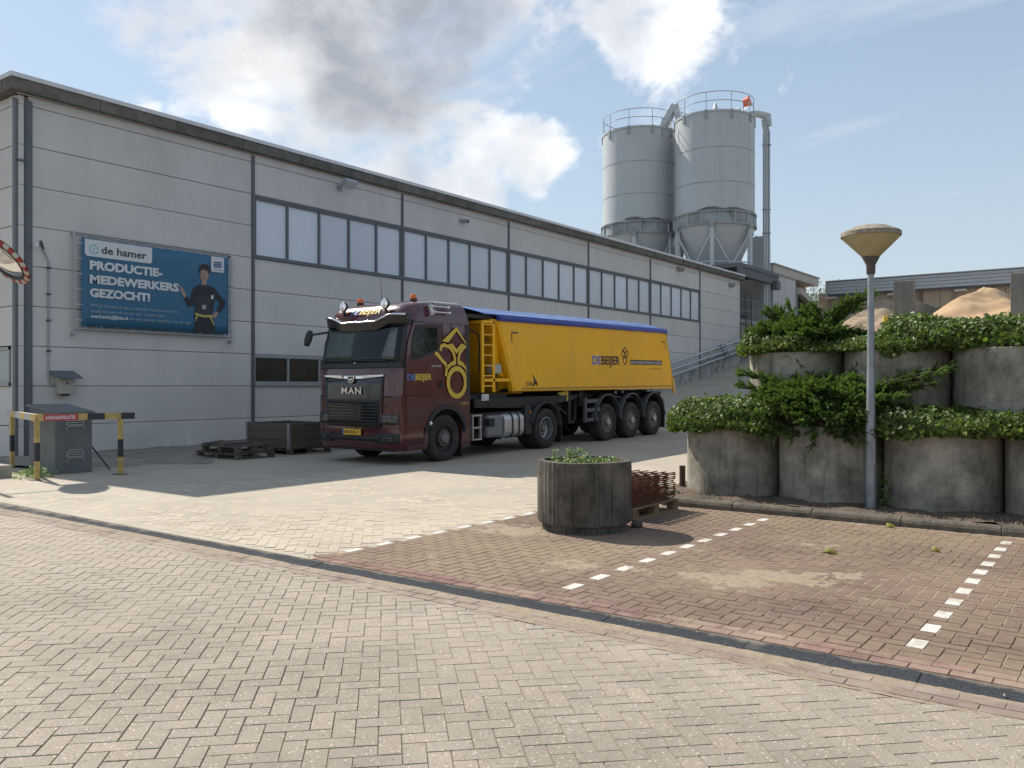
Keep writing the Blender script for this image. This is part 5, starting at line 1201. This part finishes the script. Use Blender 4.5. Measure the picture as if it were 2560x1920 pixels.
lettering('MAN', M_chrome, trk, (-.04, .29, 1.46), .58, .135, FACE_X, bold=.018, space=1.15, name='maker_letters')
# number plate
m = MB(); m.box(-.045, -.03, -.27, .27, .615, .735); part(m, 'number_plate', M_plate, bevel=.005)
m = MB(); m.box(-.0465, -.0455, .225, .268, .62, .73); part(m, 'plate_band', M_db)
lettering('09-BVS-7', M_bl, trk, (-.0462, .21, .642), .43, .07, FACE_X, bold=.02, name='plate_letters')
# bumper dress
fp('bumper_intake', M_blkp, -.72, .72, .50, .60, off=.012, ny=14, nz=2); fp('bumper_lip', M_blkp, -1.0, 1.0, .31, .335, off=.012, ny=16, nz=1)
for s in (-1, 1):
    a, b = sorted((s*.70, s*1.17)); fp('headlamp_bezel', M_blkp, a, b, .84, 1.05, off=.008, ny=14); a, b = sorted((s*.76, s*1.15)); fp('headlamp', M_lamp, a, b, .87, 1.03, off=.018, ny=14)
    a, b = sorted((s*.64, s*1.17)); fp('fog_recess', M_blkp, a, b, .46, .66, off=.010, ny=14, y0t=a-.0, y1t=b); a, b = sorted((s*.82, s*1.05)); fp('fog_lamp', M_lamp, a, b, .51, .59, off=.022, ny=8)
    # seams between bumper and cab front
    fp('panel_gap', M_bl, *sorted((s*.84, s*1.235)), 1.385, 1.415, off=.004, ny=10, nz=1)
    # roof spot lamps, beacons, mirrors
    y = s*.62; zc = 3.30; xx = front_x(y, 3.2)-.10
    m = MB(); m.lathe([(0, -.02), (.105, -.015), (.115, .0), (.1, .05), (.04, .1), (0, .1)], 20, Matrix.Translation((xx, y, zc)) @ Matrix.Rotation(R(90), 4, 'Y')); sl = part(m, 'spot_lamp', M_blkp, smooth=40)
    m = MB(); m.lathe([(0, -.032), (.095, -.024), (.1, -.014)], 20, Matrix.Translation((xx, y, zc)) @ Matrix.Rotation(R(90), 4, 'Y')); m.build('lens', M_chrome, sl, rel=True, smooth=40)
    m = MB(); m.bar((xx+.02, y, zc-.1), (xx+.06, y, zc-.2), .04, .04); m.build('stand', M_blkp, sl, rel=True)
    y = s*.80; m = MB(); m.cyl((1.0, y, 3.34), (1.0, y, 3.44), .085, .075, n=18); bc = part(m, 'beacon', M_blkp, smooth=40)
    m = MB(); m.lathe([(.072, 3.44), (.07, 3.505), (.055, 3.525), (0, 3.53)], 18, Matrix.Translation((1.0, y, 0))); m.build('dome', M_orange, bc, rel=True, smooth=40)
m = MB(); m.bar((front_x(1.1, 2.75)+.05, 1.2, 2.78), (.28, 1.52, 2.74), .05, .045); ma = part(m, 'mirror_arm', M_blkp)
m = MB(); m.lathe([(0, -.19), (.06, -.17), (.09, -.06), (.09, .08), (.06, .17), (0, .19)], 14, Matrix.Translation((.22, 1.62, 2.66)) @ Matrix.Rotation(R(18), 4, 'Y') @ Matrix.Diagonal((.7, 1.15, 1, 1))); part(m, 'mirror_head', M_blkp, smooth=60)
m = MB(); m.cyl((.98, .12, 3.38), (.98, .12, 3.44), .03, .012, n=8); m.cyl((.98, .12, 3.44), (.93, .10, 3.92), .008, .004, n=6); part(m, 'aerial', M_blkp)
def drape(o):      # lay letters on the curved forehead of the roof
    for v in o.data.vertices: v.co.x = front_x(v.co.y, v.co.z)-.014
drape(lettering('DE', M_db, trk, (0, .44, 3.115), .27, .135, FACE_X, bold=.035, shear=.3, name='roof_letters'))
drape(lettering('BEIJER', M_dy, trk, (0, .17, 3.115), .62, .135, FACE_X, bold=.035, shear=.3, name='roof_letters'))
# ---- sides
def side(s):
    y = -HW*s            # s = 1 is the side that faces the camera
    Y = lambda d: -(HW+d)*s
    lo = min(Y(0), Y(.05)); hi = max(Y(0), Y(.05))
    a = [(1.50+.60*math.cos(R(t)), .52+.60*math.sin(R(t))) for t in range(180, -1, -12)]
    poly = [(.30, 1.40), (.30, .74)]+[(.86, .74)]+[p for p in a if p[1] > .745 and p[0] < 2.2]+[(2.08, .90), (2.28, .98), (2.28, 1.40)]
    m = MB(); m.prism(poly, Y(-.05), Y(.012)); part(m, 'side_skirt', M_mar2, bevel=.006)
    m = MB(); o_ = [(1.50+.70*math.cos(R(t)), .52+.70*math.sin(R(t))) for t in range(172, 7, -11)]; i_ = [(1.50+.595*math.cos(R(t)), .52+.595*math.sin(R(t))) for t in range(8, 173, 11)]
    n = len(o_)
    for h in (Y(-.08), Y(.03)):
        for k in range(n): m.v += [(o_[k][0], h, o_[k][1]), (i_[n-1-k][0], h, i_[n-1-k][1])]
    for k in range(n-1):
        b = 2*k; t = 2*n; m.f += [(b, b+2, b+3, b+1), (t+b, t+b+1, t+b+3, t+b+2), (b, t+b, t+b+2, b+2), (b+1, b+3, t+b+3, t+b+1)]
    part(m, 'wheel_arch', M_blkp, smooth=40)
    # entry steps ahead of the wheel
    m = MB(); m.box(.34, .80, min(Y(-.02), Y(-.3)), max(Y(-.02), Y(-.3)), .34, .74); part(m, 'step_well', M_blkp)
    m = MB(); m.prism([(.30, .30), (.90, .32), (.93, .62), (.90, .72), (.84, .74), (.80, .42), (.30, .40)], Y(-.04), Y(.01)); part(m, 'step_frame', M_mar2, bevel=.008)
    # door plate, window
    m = MB(); m.prism([(.27, 1.42), (1.40, 1.42), (1.40, 2.12), (1.36, 2.90), (.52, 2.90), (.36, 2.55), (.29, 2.16)], Y(0), Y(.008)); dr = part(m, 'door', M_maroon, bevel=.004)
    m = MB(); m.prism([(.40, 2.12), (.62, 2.14), (1.27, 2.34), (1.27, 2.86), (.56, 2.86), (.46, 2.60)], Y(.008), Y(.013)); m.build('window_frame', M_blkp, dr, rel=True)
    m = MB(); m.prism([(.46, 2.17), (.62, 2.185), (1.22, 2.37), (1.22, 2.81), (.60, 2.81), (.51, 2.58)], Y(.013), Y(.017)); m.build('window_pane', M_wind, dr, rel=True)
    m = MB(); m.prism([(1.18, 1.64), (1.24, 1.56), (1.40, 1.56), (1.40, 1.72), (1.24, 1.72)], Y(.008), Y(.013)); m.build('handle_recess', M_gloss, dr, rel=True)
    m = MB(); m.box(1.28, 1.38, min(Y(.013), Y(.03)), max(Y(.013), Y(.03)), 1.61, 1.66); m.build('handle', M_blkp, dr, rel=True)
    m = MB(); m.prism([(.28, 1.40), (.42, 1.34), (1.0, 1.36), (2.26, 1.36), (2.26, 1.40)], Y(.0), Y(.02)); part(m, 'sill_trim', M_mar2)
    for x, z0, z1 in ((1.405, 1.42, 2.92), (1.69, 1.42, 2.92), (.262, 1.42, 2.15)): m = MB(); m.box(x-.004, x+.004, min(Y(-.005), Y(.003)), max(Y(-.005), Y(.003)), z0, z1); part(m, 'panel_gap', M_bl)
    m = MB(); m.box(.5, 2.2, min(Y(-.04), Y(.0)), max(Y(-.04), Y(.0)), 2.925, 2.933); part(m, 'panel_gap', M_bl)
    m = MB(); m.box(2.16, 2.29, min(Y(-.06), Y(.006)), max(Y(-.06), Y(.006)), 1.38, 2.92); part(m, 'rear_edge_trim', M_blkp, bevel=.01)
    m = MB(); m.prism([(2.02, .30), (2.32, .30), (2.34, .98), (2.12, .98), (2.06, .78)], Y(-.4), Y(-.02)); part(m, 'mudguard', M_mar2, bevel=.01)
    m = MB(); m.box(2.06, 2.10, min(Y(-.38), Y(-.06)), max(Y(-.38), Y(-.06)), .06, .35); part(m, 'mud_flap', M_blkp)
for s in (1, -1): side(s)
m = MB(); m.lathe([(0, 0), (.04, .0), (.045, .02), (0, .03)], 14, Matrix.Translation((.97, -HW-.03, .83)) @ Matrix.Rotation(R(90), 4, 'X')); part(m, 'side_marker', M_chrome, smooth=40)
SY = -HW-.0105
lettering('DE', M_db, trk, (.31, SY, 1.735), .235, .125, bold=.03, name='door_letters'); lettering('BEIJER', M_dy, trk, (.55, SY, 1.735), .49, .125, bold=.03, name='door_letters')
lettering('TGX 18.470', M_dw, trk, (1.03, SY, 2.0), .31, .04, bold=.02, name='model_letters'); lettering('09-BVS-7', M_dy, trk, (1.98, -HW-.0145, 1.19), .27, .05, bold=.01, name='side_plate_letters')
def crest(parent, cx, cz, k, w, mat, y, clip=99., name='crest'):
    """heraldic bud: diamond, two petals, stalk and ring"""
    g = MB(); f = lambda a, b: (min(cx+a*k, clip), y, cz+b*k)
    D = [(-.40, 0.51), (0, .82), (.40, .51), (.16, .47), (0, .335), (-.16, .47), (-.40, .51)]
    ribbon(g, D, w/k, f)
    for s in (-1, 1):
        ribbon(g, [(s*.52, .34), (s*.50, .43), (s*.40, .47), (s*.22, .42), (s*.10, .30), (s*.06, .18), (s*.065, .10), (s*.20, .06), (s*.33, -.03), (s*.36, -.19)], w/k, f)
        ribbon(g, [(s*.70, .28), (s*.64, .28), (s*.46, .13), (s*.36, .06), (s*.34, -.02)], w/k, f)
    ribbon(g, arc(0, -.325, .285, .295, 0, 360, 40), w*1.4/k, f)
    return g.build(name, mat, parent, rel=True, fix=False)
crest(trk, 1.835, 2.0, 1.0, .075, M_dy, SY-.012, 2.155)
# horns on the cab side
for z in (3.26, 3.14):
    hy = -HW+.03 if z < 3.2 else -HW+.06
    m = MB(); m.lathe([(.075, 0), (.07, .02), (.03, .06), (.014, .12), (.012, .5), (.03, .52), (.03, .56), (0, .57)], 16, Matrix.Translation((1.03, hy-.09, z)) @ Matrix.Rotation(R(90), 4, 'Y')); part(m, 'air_horn', M_chrome, smooth=45)
    m = MB(); m.box(1.12, 1.16, hy-.1, hy+.05, z-.015, z+.015); m.box(1.5, 1.54, hy-.1, hy+.05, z-.015, z+.015); part(m, 'horn_bracket', M_chrome)
# ---- wheels
WH = {}
def wheel(parent, x, ysign, r, wid, style, y_out=None):
    """wheel > tyre, rim, hub; outer face towards ysign"""
    w = bpy.data.objects.new('wheel', None); COL.objects.link(w); w.parent = parent; yo = HW if y_out is None else y_out
    w.location = (x, ysign*yo, r); w.rotation_euler = (R(90) if ysign < 0 else R(-90), 0, 0)
    key = (r, wid, style)
    if key not in WH:
        t = MB(); t.lathe([(r*.57, -wid+.02), (r*.70, -wid), (r*.93, -wid+.005), (r, -wid+.06), (r, -.06), (r*.985, -.03), (r*.93, -.008), (r*.80, .0), (r*.68, -.012), (r*.575, -.03), (r*.56, -.06)], 56)
        for gx in (.25, .5, .75): t.lathe([(r+.001, -wid+.06+(wid-.12)*gx-.006), (r+.001, -wid+.06+(wid-.12)*gx+.006)], 8)
        ri = MB(); hb = MB()
        if style == 'steer':
            ri.lathe([(r*.56, -.06), (r*.565, -.025), (r*.54, -.02), (r*.52, -.06), (r*.40, -.075), (r*.38, -.05), (r*.22, -.045), (0, -.045)], 40)
            for k in range(10): a = 2*math.pi*k/10; hb.cyl((r*.30*math.cos(a), r*.30*math.sin(a), -.05), (r*.30*math.cos(a), r*.30*math.sin(a), -.015), .024, .018, n=8)
            hb.lathe([(r*.24, -.045), (r*.23, .005), (r*.20, .02), (0, .022)], 24); hb.lathe([(r*.27, -.045), (r*.345, -.04), (r*.335, -.05)], 40)
        elif style == 'drive':
            ri.lathe([(r*.56, -.06), (r*.57, -.02), (r*.545, -.015), (r*.53, -.05), (r*.505, -.17), (r*.44, -.2), (r*.2, -.2), (0, -.2)], 40)
            hb.lathe([(r*.19, -.2), (r*.18, -.09), (r*.12, -.07), (0, -.07)], 24)
            for k in range(10): a = 2*math.pi*k/10; hb.cyl((r*.31*math.cos(a), r*.31*math.sin(a), -.2), (r*.31*math.cos(a), r*.31*math.sin(a), -.17), .018, n=8)
        else:
            ri.lathe([(r*.56, -.06), (r*.565, -.02), (r*.54, -.015), (r*.52, -.05), (r*.46, -.065), (r*.24, -.05), (0, -.05)], 40)
            for k in range(10): a = 2*math.pi*k/10; hb.cyl((r*.30*math.cos(a), r*.30*math.sin(a), -.055), (r*.30*math.cos(a), r*.30*math.sin(a), -.02), .02, n=8)
            hb.lathe([(r*.2, -.05), (r*.19, .02), (r*.15, .04), (0, .045)], 24)
        hl = MB(); rr = r*(.44 if style != 'drive' else .40); zz = {'steer': -.069, 'drive': -.195, 'trailer': -.058}[style]
        for k in range(10): a = 2*math.pi*(k+.5)/10; hl.lathe([(.028, zz+.003), (.0, zz+.003)], 10, Matrix.Translation((rr*math.cos(a), rr*math.sin(a), 0)))
        o1 = t.build('tyre', M_rub, w, rel=True, smooth=35); o2 = ri.build('rim', M_blkp if style == 'steer' else (M_alu if style == 'drive' else M_rimg), w, rel=True, smooth=35)
        o3 = hb.build('hub', M_rimg if style == 'steer' else (M_rimg if style == 'drive' else M_alu), w, rel=True, smooth=35); o4 = hl.build('hand_holes', M_bl, w, rel=True, fix=False)
        WH[key] = [o1.data, o2.data, o3.data, o4.data]
    else:
        for nme, me in zip(('tyre', 'rim', 'hub', 'hand_holes'), WH[key]): link(nme, me, None, w)
    return w
for s in (-1, 1):
    wheel(trk, 1.5, s, .50, .31, 'steer', HW-.03); wheel(trk, 5.32, s, .50, .62, 'drive', HW-.02)
# ---- chassis, tanks, guards
m = MB()
for s in (-1, 1): m.box(.9, 6.2, s*.42-.04, s*.42+.04, .72, .98)
m.box(.5, 2.1, -.9, .9, .45, 1.38); m.box(5.1, 5.55, -.8, .8, .35, .65); m.box(4.6, 6.0, -.45, .45, .98, 1.12); part(m, 'chassis', M_chas)
m = MB(); m.box(2.36, 6.1, -1.1, 1.1, .93, .97); part(m, 'deck_plate', M_chas)
m = MB(); m.lathe([(0, 1.17), (.45, 1.17), (.48, 1.13), (.48, 1.1), (0, 1.1)], 24, Matrix.Translation((5.0, 0, 0))); part(m, 'fifth_wheel', M_chas, smooth=40)
def tank(x0, x1, s):
    g = MB(); rr = .16; y0, y1, z0, z1 = .60, 1.21, .37, .94; sec = []
    for cx, cz, a0 in ((y1-rr, z1-rr, 0), (y0+rr, z1-rr, 90), (y0+rr, z0+rr, 180), (y1-rr, z0+rr, 270)):
        for k in range(6): a = R(a0+18*k); sec.append((cx+rr*math.cos(a), cz+rr*math.sin(a)))
    n = len(sec); cy, cz = (y0+y1)/2, (z0+z1)/2
    for x, k in ((x0, .93), (x0+.03, 1), (x1-.03, 1), (x1, .93)): g.v += [(x, s*(cy+(a-cy)*k), cz+(b-cz)*k) for a, b in sec]
    for q in range(3):
        for i in range(n): g.f.append((q*n+i, q*n+(i+1) % n, (q+1)*n+(i+1) % n, (q+1)*n+i))
    g.f += [tuple(range(n)), tuple(range(3*n, 4*n))]
    t = g.build('fuel_tank', M_silv, trk, rel=True, smooth=35)
    for x in (x0+.28, x1-.22):
        q = MB(); ring = [(x, s*(cy+(a-cy)*1.02), cz+(b-cz)*1.02) for a, b in sec]; q.tube(ring, .022, 5, True); q.build('strap', M_blkp, t, rel=True)
for s in (-1, 1): tank(3.62, 4.38, s)
m = MB(); m.box(3.0, 3.60, -1.18, -.6, .40, .92); part(m, 'tank_end_box', pmat('grey tank end', (.20, .205, .215), .5, metal=.3, var=.15), bevel=.06)
m = MB(); m.box(2.72, 2.98, -1.12, -.5, .62, .93); m.box(2.45, 2.75, -1.0, -.5, .5, .95); m.cyl((2.9, -1.0, .5), (2.9, -1.0, .72), .07, n=12); m.box(3.0, 3.2, -1.22, -1.1, .66, .84); part(m, 'equipment_box', M_chas, bevel=.01)
m = MB()
for x in (2.42, 2.70): m.box(x-.015, x+.015, -1.22, -1.17, .38, .95)
for z in (.40, .66, .93): m.box(2.40, 2.72, -1.23, -1.05, z-.015, z+.015)
part(m, 'side_step', M_silv)
for s in (-1, 1):
    g = MB(); n = 20
    for h in (s*.62, s*1.25):
        for k in range(n+1): a = R(172-180*k/n*.98); g.v.append((5.32+.62*math.cos(a), h, .53+.60*math.sin(a)))
    for k in range(n): g.f.append((k, k+1, n+2+k, n+1+k))
    o = part(g, 'rear_guard', M_blkp, smooth=50, fix=False); o.modifiers.new('s', 'SOLIDIFY').thickness = .025
    m = MB(); m.box(4.42, 4.70, min(s*.62, s*1.2), max(s*.62, s*1.2), .40, 1.08); part(m, 'guard_panel', M_blkp, bevel=.02)
    m = MB(); m.box(5.92, 5.95, min(s*.7, s*1.24), max(s*.7, s*1.24), .12, .55); part(m, 'mud_flap', M_blkp)
m = MB(); m.cyl((4.60, -1.2, .93), (4.60, -1.225, .93), .025); part(m, 'marker_lamp', M_orange)
m = MB(); m.tube([(2.32, -.1, 1.8), (2.6, -.2, 2.3), (3.0, .0, 2.2), (3.3, .2, 1.5)], .018, 6); m.tube([(2.32, .1, 1.8), (2.6, .3, 2.35), (3.0, .3, 2.2), (3.3, .4, 1.5)], .018, 6); part(m, 'air_hose', M_blkp, smooth=60)
m = MB(); m.box(2.3, 2.5, -.5, .9, .98, 2.3); part(m, 'cab_back_panel', M_blkp)

# ================================================================== tipper trailer
trl = thing('tipper_trailer', 'yellow tipper trailer with a blue rolled tarp behind the maroon truck', 'trailer', TL, None, TR)
M_ty = pmat('trailer yellow', (.88, .45, .006), .36, var=.07, scale=.9, coat=.25, dirt=(.60, .31, .03), dirt_amt=.35, dscale=.8, streak=True); M_tarp = pmat('blue tarp', (.022, .05, .30), .42, var=.15, scale=4, bump=.35, bscale=6); M_tarp_lit = pmat('blue tarp top lit', (.16, .27, .60), .16, var=.12, scale=3, bump=.15, bscale=5)  # tarp top: sunlight and sky sheen put into a lighter blue
def tp(mb, name, mat, parent=None, **k): return mb.build(name, mat, parent or trl, rel=True, **k)
dzr = lambda x: .0127*x-.019
def T(x, z): return (x, z-dzr(x))
F0, F1, B0, B1 = T(3.96, 1.47), T(3.34, 3.12), T(12.42, 1.52), T(11.86, 3.26)
SW = 1.255
# the tub: sides, sloped front wall set back between the side rails, tailgate
def sidewall(s):
    m = MB(); a, b = sorted((s*SW, s*(SW-.06))); m.prism([F0, B0, B1, F1], a, b); return tp(m, 'side_wall', M_ty, bevel=.03)
for s in (-1, 1): sidewall(s)
m = MB(); m.add([(3.96, -.62, 1.36), (3.96, .62, 1.36), (3.55, 1.0, 1.9), (3.1, 1.2, 3.1), (3.1, -1.2, 3.1), (3.55, -1.0, 1.9), (4.3, -1.2, 1.4), (4.3, 1.2, 1.4), (3.9, 1.2, 3.1), (3.9, -1.2, 3.1)], [(0, 1, 2, 5), (5, 2, 3, 4), (0, 5, 6), (5, 4, 9, 6), (1, 7, 2), (2, 7, 8, 3), (0, 6, 7, 1), (3, 8, 9, 4), (6, 9, 8, 7)]); tp(m, 'front_wall', M_ty)
m = MB(); m.box(3.95, 12.3, -1.2, 1.2, 1.42, 1.50); tp(m, 'floor', M_chas)
m = MB(); m.add([(12.36, -1.2, 1.38), (12.36, 1.2, 1.38), (11.80, 1.2, 3.1), (11.80, -1.2, 3.1), (12.43, -1.2, 1.38), (12.43, 1.2, 1.38), (11.87, 1.2, 3.1), (11.87, -1.2, 3.1)], [(0,3,2,1),(4,5,6,7),(0,1,5,4),(1,2,6,5),(2,3,7,6),(3,0,4,7)]); tp(m, 'tailgate', M_ty)
m = MB(); m.bar((12.36, -SW-.005, 1.24), (12.25, -SW-.005, 1.72), .05, .13); tp(m, 'tailgate_latch', pmat('latch yellow', (.66, .38, .08), .5), bevel=.01)  # latch in a yellow duller than the tub
m = MB(); m.box(11.80, 11.92, -SW-.02, -SW+.05, 3.03, 3.10); tp(m, 'tarp_catch', M_galv)
for s in (-1, 1):
    m = MB(); a, b = T(4.22, 1.515), T(12.27, 1.58); y = s*(SW+.004); m.prism([a, b, (b[0], b[1]+.045), (a[0], a[1]+.045)], *sorted((y, s*(SW-.01)))); tp(m, 'rub_strip', pmat('dull yellow strip', (.42, .23, .03), .6, var=.15))
    m = MB(); p, q = T(3.34, 3.04), T(3.95, 1.47); m.bar((p[0]-.01, s*(SW-.09), p[1]), (q[0]-.02, s*(SW-.09), q[1]), .16, .06); tp(m, 'front_post', M_ty, bevel=.015)
    m = MB(); p, q = T(11.80, 3.2), T(12.36, 1.56); m.bar((p[0], s*(SW+.001), p[1]), (q[0], s*(SW+.001), q[1]), .006, .012); tp(m, 'rear_seam', M_bl)
# tarp: rolled edge along the side and a slightly domed top
def tarp():
    g = MB(); nx, ny = 30, 12
    for i in range(nx+1):
        x = 2.85+(11.83-2.85)*i/nx
        for j in range(ny+1):
            v = -1+2*j/ny; zt = 3.205+.012*(x-3)/9+.26*(1-abs(v)**1.6)+.004*math.sin(i*2.1+j)+.004*math.sin(i*.9+j*2.); g.v.append((x, v*1.22, zt))
    for i in range(nx):
        for j in range(ny): a = i*(ny+1)+j; g.f.append((a, a+ny+1, a+ny+2, a+1))
    o = tp(g, 'tarp_top', M_tarp_lit, smooth=60, fix=False); o.modifiers.new('s', 'SOLIDIFY').thickness = .01
    for s in (-1, 1):
        pts = []
        for i in range(25): x = 3.30+(11.80-3.30)*i/24; pts.append((x, s*(SW+.012), 3.13-.004*math.sin(i*1.9)+.012*(x-3)/9))
        q = MB(); q.tube(pts, [.06+.004*math.sin(i*2.2) for i in range(25)], 10); tp(q, 'tarp_roll', M_tarp, smooth=60)
        q = MB(); q.prism([(3.32, 3.06), (11.8, 3.09), (11.8, 3.22), (3.2, 3.21)], *sorted((s*(SW+.045), s*(SW-.02)))); tp(q, 'tarp_edge', M_tarp, bevel=.02)
tarp()
m = MB(); m.box(2.80, 3.36, -1.22, 1.22, 3.0, 3.06); m.prism([(2.80, 2.98), (3.35, 2.98), (3.9, 2.5), (3.35, 2.94)], -1.2, -1.16); tp(m, 'front_beam', M_ty)
m = MB(); m.box(2.3, 3.3, -1.15, 1.15, 3.10, 3.18); tp(m, 'tarp_bow_cover', M_chas)
# ladder and catwalk
for x in (2.80, 3.20): m = MB(); m.box(x-.035, x+.035, -1.22, -1.17, 1.44, 3.05); tp(m, 'ladder_stile', M_ty, bevel=.006)
for k in range(7): m = MB(); m.cyl((2.82, -1.195, 1.58+k*.232), (3.18, -1.195, 1.58+k*.232), .016, n=8); tp(m, 'ladder_rung', M_ty)
m = MB(); m.box(2.80, 3.95, -1.22, -1.14, 1.68, 1.75); tp(m, 'catwalk_bar', M_ty)
m = MB(); m.box(3.32, 3.62, -1.12, -.9, 1.86, 2.08); bx = tp(m, 'control_box', pmat('control box white', (.42, .43, .41), .5, var=.08), bevel=.03)
m = MB(); m.tube([(3.5, -1.0, 1.86), (3.48, -1.05, 1.66), (3.38, -1.08, 1.62), (3.32, -1.05, 1.72)], .012, 6); m.tube([(3.55, -1.0, 1.86), (3.56, -1.02, 1.5)], .014, 6); tp(m, 'cable', M_blkp, smooth=60)
m = MB(); m.tube([(2.4, -.9, 2.95), (2.6, -1.0, 2.85), (2.78, -1.1, 2.75), (2.95, -1.0, 2.5), (3.05, -.9, 1.9)], .02, 6); tp(m, 'hose', M_blkp, smooth=60)
lettering('DBL-2', M_bl, trl, (2.98, -1.075, 2.60), .36, .085, bold=.01, name='trailer_code')
# subframe
m = MB()
for s in (-1, 1):
    m.prism([(2.6, 1.14), (6.2, 1.12), (7.2, .95), (11.9, .95), (11.9, 1.36), (2.6, 1.38)], s*.5-.05, s*.5+.05)
m.box(2.5, 3.9, -1.05, 1.05, 1.28, 1.40); m.box(6.0, 11.8, -.9, .9, 1.15, 1.3); m.box(11.6, 11.75, -1.1, 1.1, .9, 1.3)
for x in (8.3, 9.68, 11.06): m.box(x-.09, x+.09, -1.0, 1.0, .42, .62)
tp(m, 'subframe', M_chas)
m = MB(); m.prism([(2.6, 1.10), (4.6, 1.04), (6.6, 1.16), (7.0, 1.30), (2.6, 1.30)], -1.12, -1.05); tp(m, 'neck_side', M_chas)
m = MB(); m.box(2.84, 3.10, -1.135, -1.125, 1.25, 1.40); tp(m, 'info_plate', M_dw); lettering('C', M_bl, trl, (2.86, -1.137, 1.28), .04, .05)
for s in (-1, 1):
    m = MB(); m.box(6.62, 6.75, s*.95-.06, s*.95+.06, .62, 1.4); m.box(6.55, 6.82, s*.95-.12, s*.95+.12, .56, .62); m.bar((6.68, s*.95, .75), (6.1, s*.8, 1.2), .06, .06); tp(m, 'landing_leg', M_chas)
m = MB(); m.poly([(6.07, -1.0, 1.36), (6.46, -1.08, 1.42), (6.42, -1.08, 1.14)]); o = tp(m, 'wheel_chock', M_dy); o.modifiers.new('s', 'SOLIDIFY').thickness = .05
# side guard frame
m = MB(); m.box(7.16, 7.24, -1.2, -1.12, .55, 1.22)
for z in (.62, .88, 1.12): m.box(7.2, 7.92, -1.2, -1.13, z-.05, z+.05)
m.box(7.75, 7.79, -1.19, -1.14, .62, 1.12); tp(m, 'side_guard', pmat('side guard grey', (.10, .105, .11), .6, var=.15), bevel=.008)
m = MB(); m.cyl((7.0, -.95, .62), (7.05, -.95, 1.35), .05, n=10); m.box(7.05, 7.15, -1.1, -.9, 1.0, 1.4); m.tube([(7.2, -1.1, 1.4), (7.25, -1.12, 1.25), (7.35, -1.12, 1.3), (7.3, -1.1, 1.4)], .015, 6); tp(m, 'valve_gear', M_chas)
for x in (8.3, 9.68, 11.06):
    for s in (-1, 1):
        wheel(trl, x, s, .515, .38, 'trailer', HW-.02)
        g = MB(); n = 22
        for h in (s*.78, s*1.245):
            for k in range(n+1): a = R(184-188*k/n); g.v.append((x+.655*math.cos(a), h, .62+.655*math.sin(a)))
        for k in range(n): g.f.append((k, k+1, n+2+k, n+1+k))
        o = tp(g, 'mudguard', M_blkp, smooth=50, fix=False); o.modifiers.new('s', 'SOLIDIFY').thickness = .025
        q = MB(); q.tube([(x+.66*math.cos(R(184-188*k/n)), s*1.25, .62+.66*math.sin(R(184-188*k/n))) for k in range(n+1)], .013, 5); tp(q, 'guard_lip', pmat('guard lip grey', (.13, .135, .14), .55), smooth=60)
m = MB(); m.box(11.7, 11.74, -1.24, -.8, .2, .75); tp(m, 'mud_flap', M_blkp)
m = MB(); m.box(12.0, 12.12, -1.15, 1.15, .56, .68); m.box(11.7, 12.02, -1.1, -1.0, .58, .66); tp(m, 'rear_bumper', M_galv)
m = MB(); m.bar((11.75, -1.2, 1.1), (11.80, -1.22, .95), .03, .05); tp(m, 'rope_hook', M_galv)
for x in (9.0, 9.4): m = MB(); m.cyl((x, -1.05, 1.33), (x, -1.08, 1.33), .04); tp(m, 'marker_lamp', M_galv)
m = MB(); m.tube([(8.6, -1.0, 1.25), (9.2, -1.05, 1.18), (10.0, -1.05, 1.18), (10.4, -1.0, 1.25)], .02, 6); tp(m, 'air_line', M_galv, smooth=60)
# lettering on the side
SYT = -SW-.002; sz = lambda x, z: z-dzr(x)
M_dbr = paint('trailer brown', (.045, .012, .010), .5)
lettering('DE', M_db, trl, (7.43, SYT, sz(7.6, 2.185)), .46, .235, bold=.03, name='side_letters'); lettering('BEIJER', M_dbr, trl, (7.91, SYT, sz(8.3, 2.195)), 1.02, .235, bold=.035, name='side_letters')
crest(trl, 9.22, sz(9.22, 2.43), .33, .026, M_dbr, SYT-.002)
m = MB(); m.box(9.53, 11.53, SYT-.002, SYT+.001, sz(10.5, 2.225), sz(10.5, 2.345)+.02); tp(m, 'slogan_band', M_dbr)
lettering('BOUWGRONDSTOFFEN EN LOGISTIEK', M_dw, trl, (9.56, SYT-.004, sz(10.5, 2.25)), 1.93, .085, bold=.02, name='side_letters')
lettering('www.debeijerbv.nl', paint('url brown', (.25, .13, .02), .5), trl, (10.62, SYT, sz(11, 2.10)), .9, .045, bold=0, name='side_letters')
lettering('STAS', M_bl, trl, (4.39, SYT, sz(4.5, 1.60)), .26, .11, bold=.02, name='maker_letters')
g = MB(); z0 = sz(4.7, 1.6); g.poly([(4.645, SYT, z0+.01), (4.72, SYT, z0+.11), (4.655, SYT, z0+.28), (4.66, SYT, z0+.30), (4.88, SYT, z0+.05), (4.82, SYT, z0-.01), (4.80, SYT, z0+.06), (4.72, SYT, z0+.0)]); tp(g, 'maker_arrow', M_bl, fix=False)
M_bk2 = paint('marking brown', (.16, .10, .02), .6)
g = MB(); ribbon(g, [(4.07, sz(4, 2.85)), (3.83, sz(4, 2.85)), (3.83, sz(4, 2.62))], .045, lambda a, b: (a, SYT, b)); tp(g, 'contour_marking', M_bk2, fix=False)
g = MB(); ribbon(g, [(11.52, sz(11.6, 2.95)), (11.74, sz(11.6, 2.95)), (11.80, sz(11.6, 2.70))], .045, lambda a, b: (a, SYT, b)); tp(g, 'contour_marking', M_bk2, fix=False)
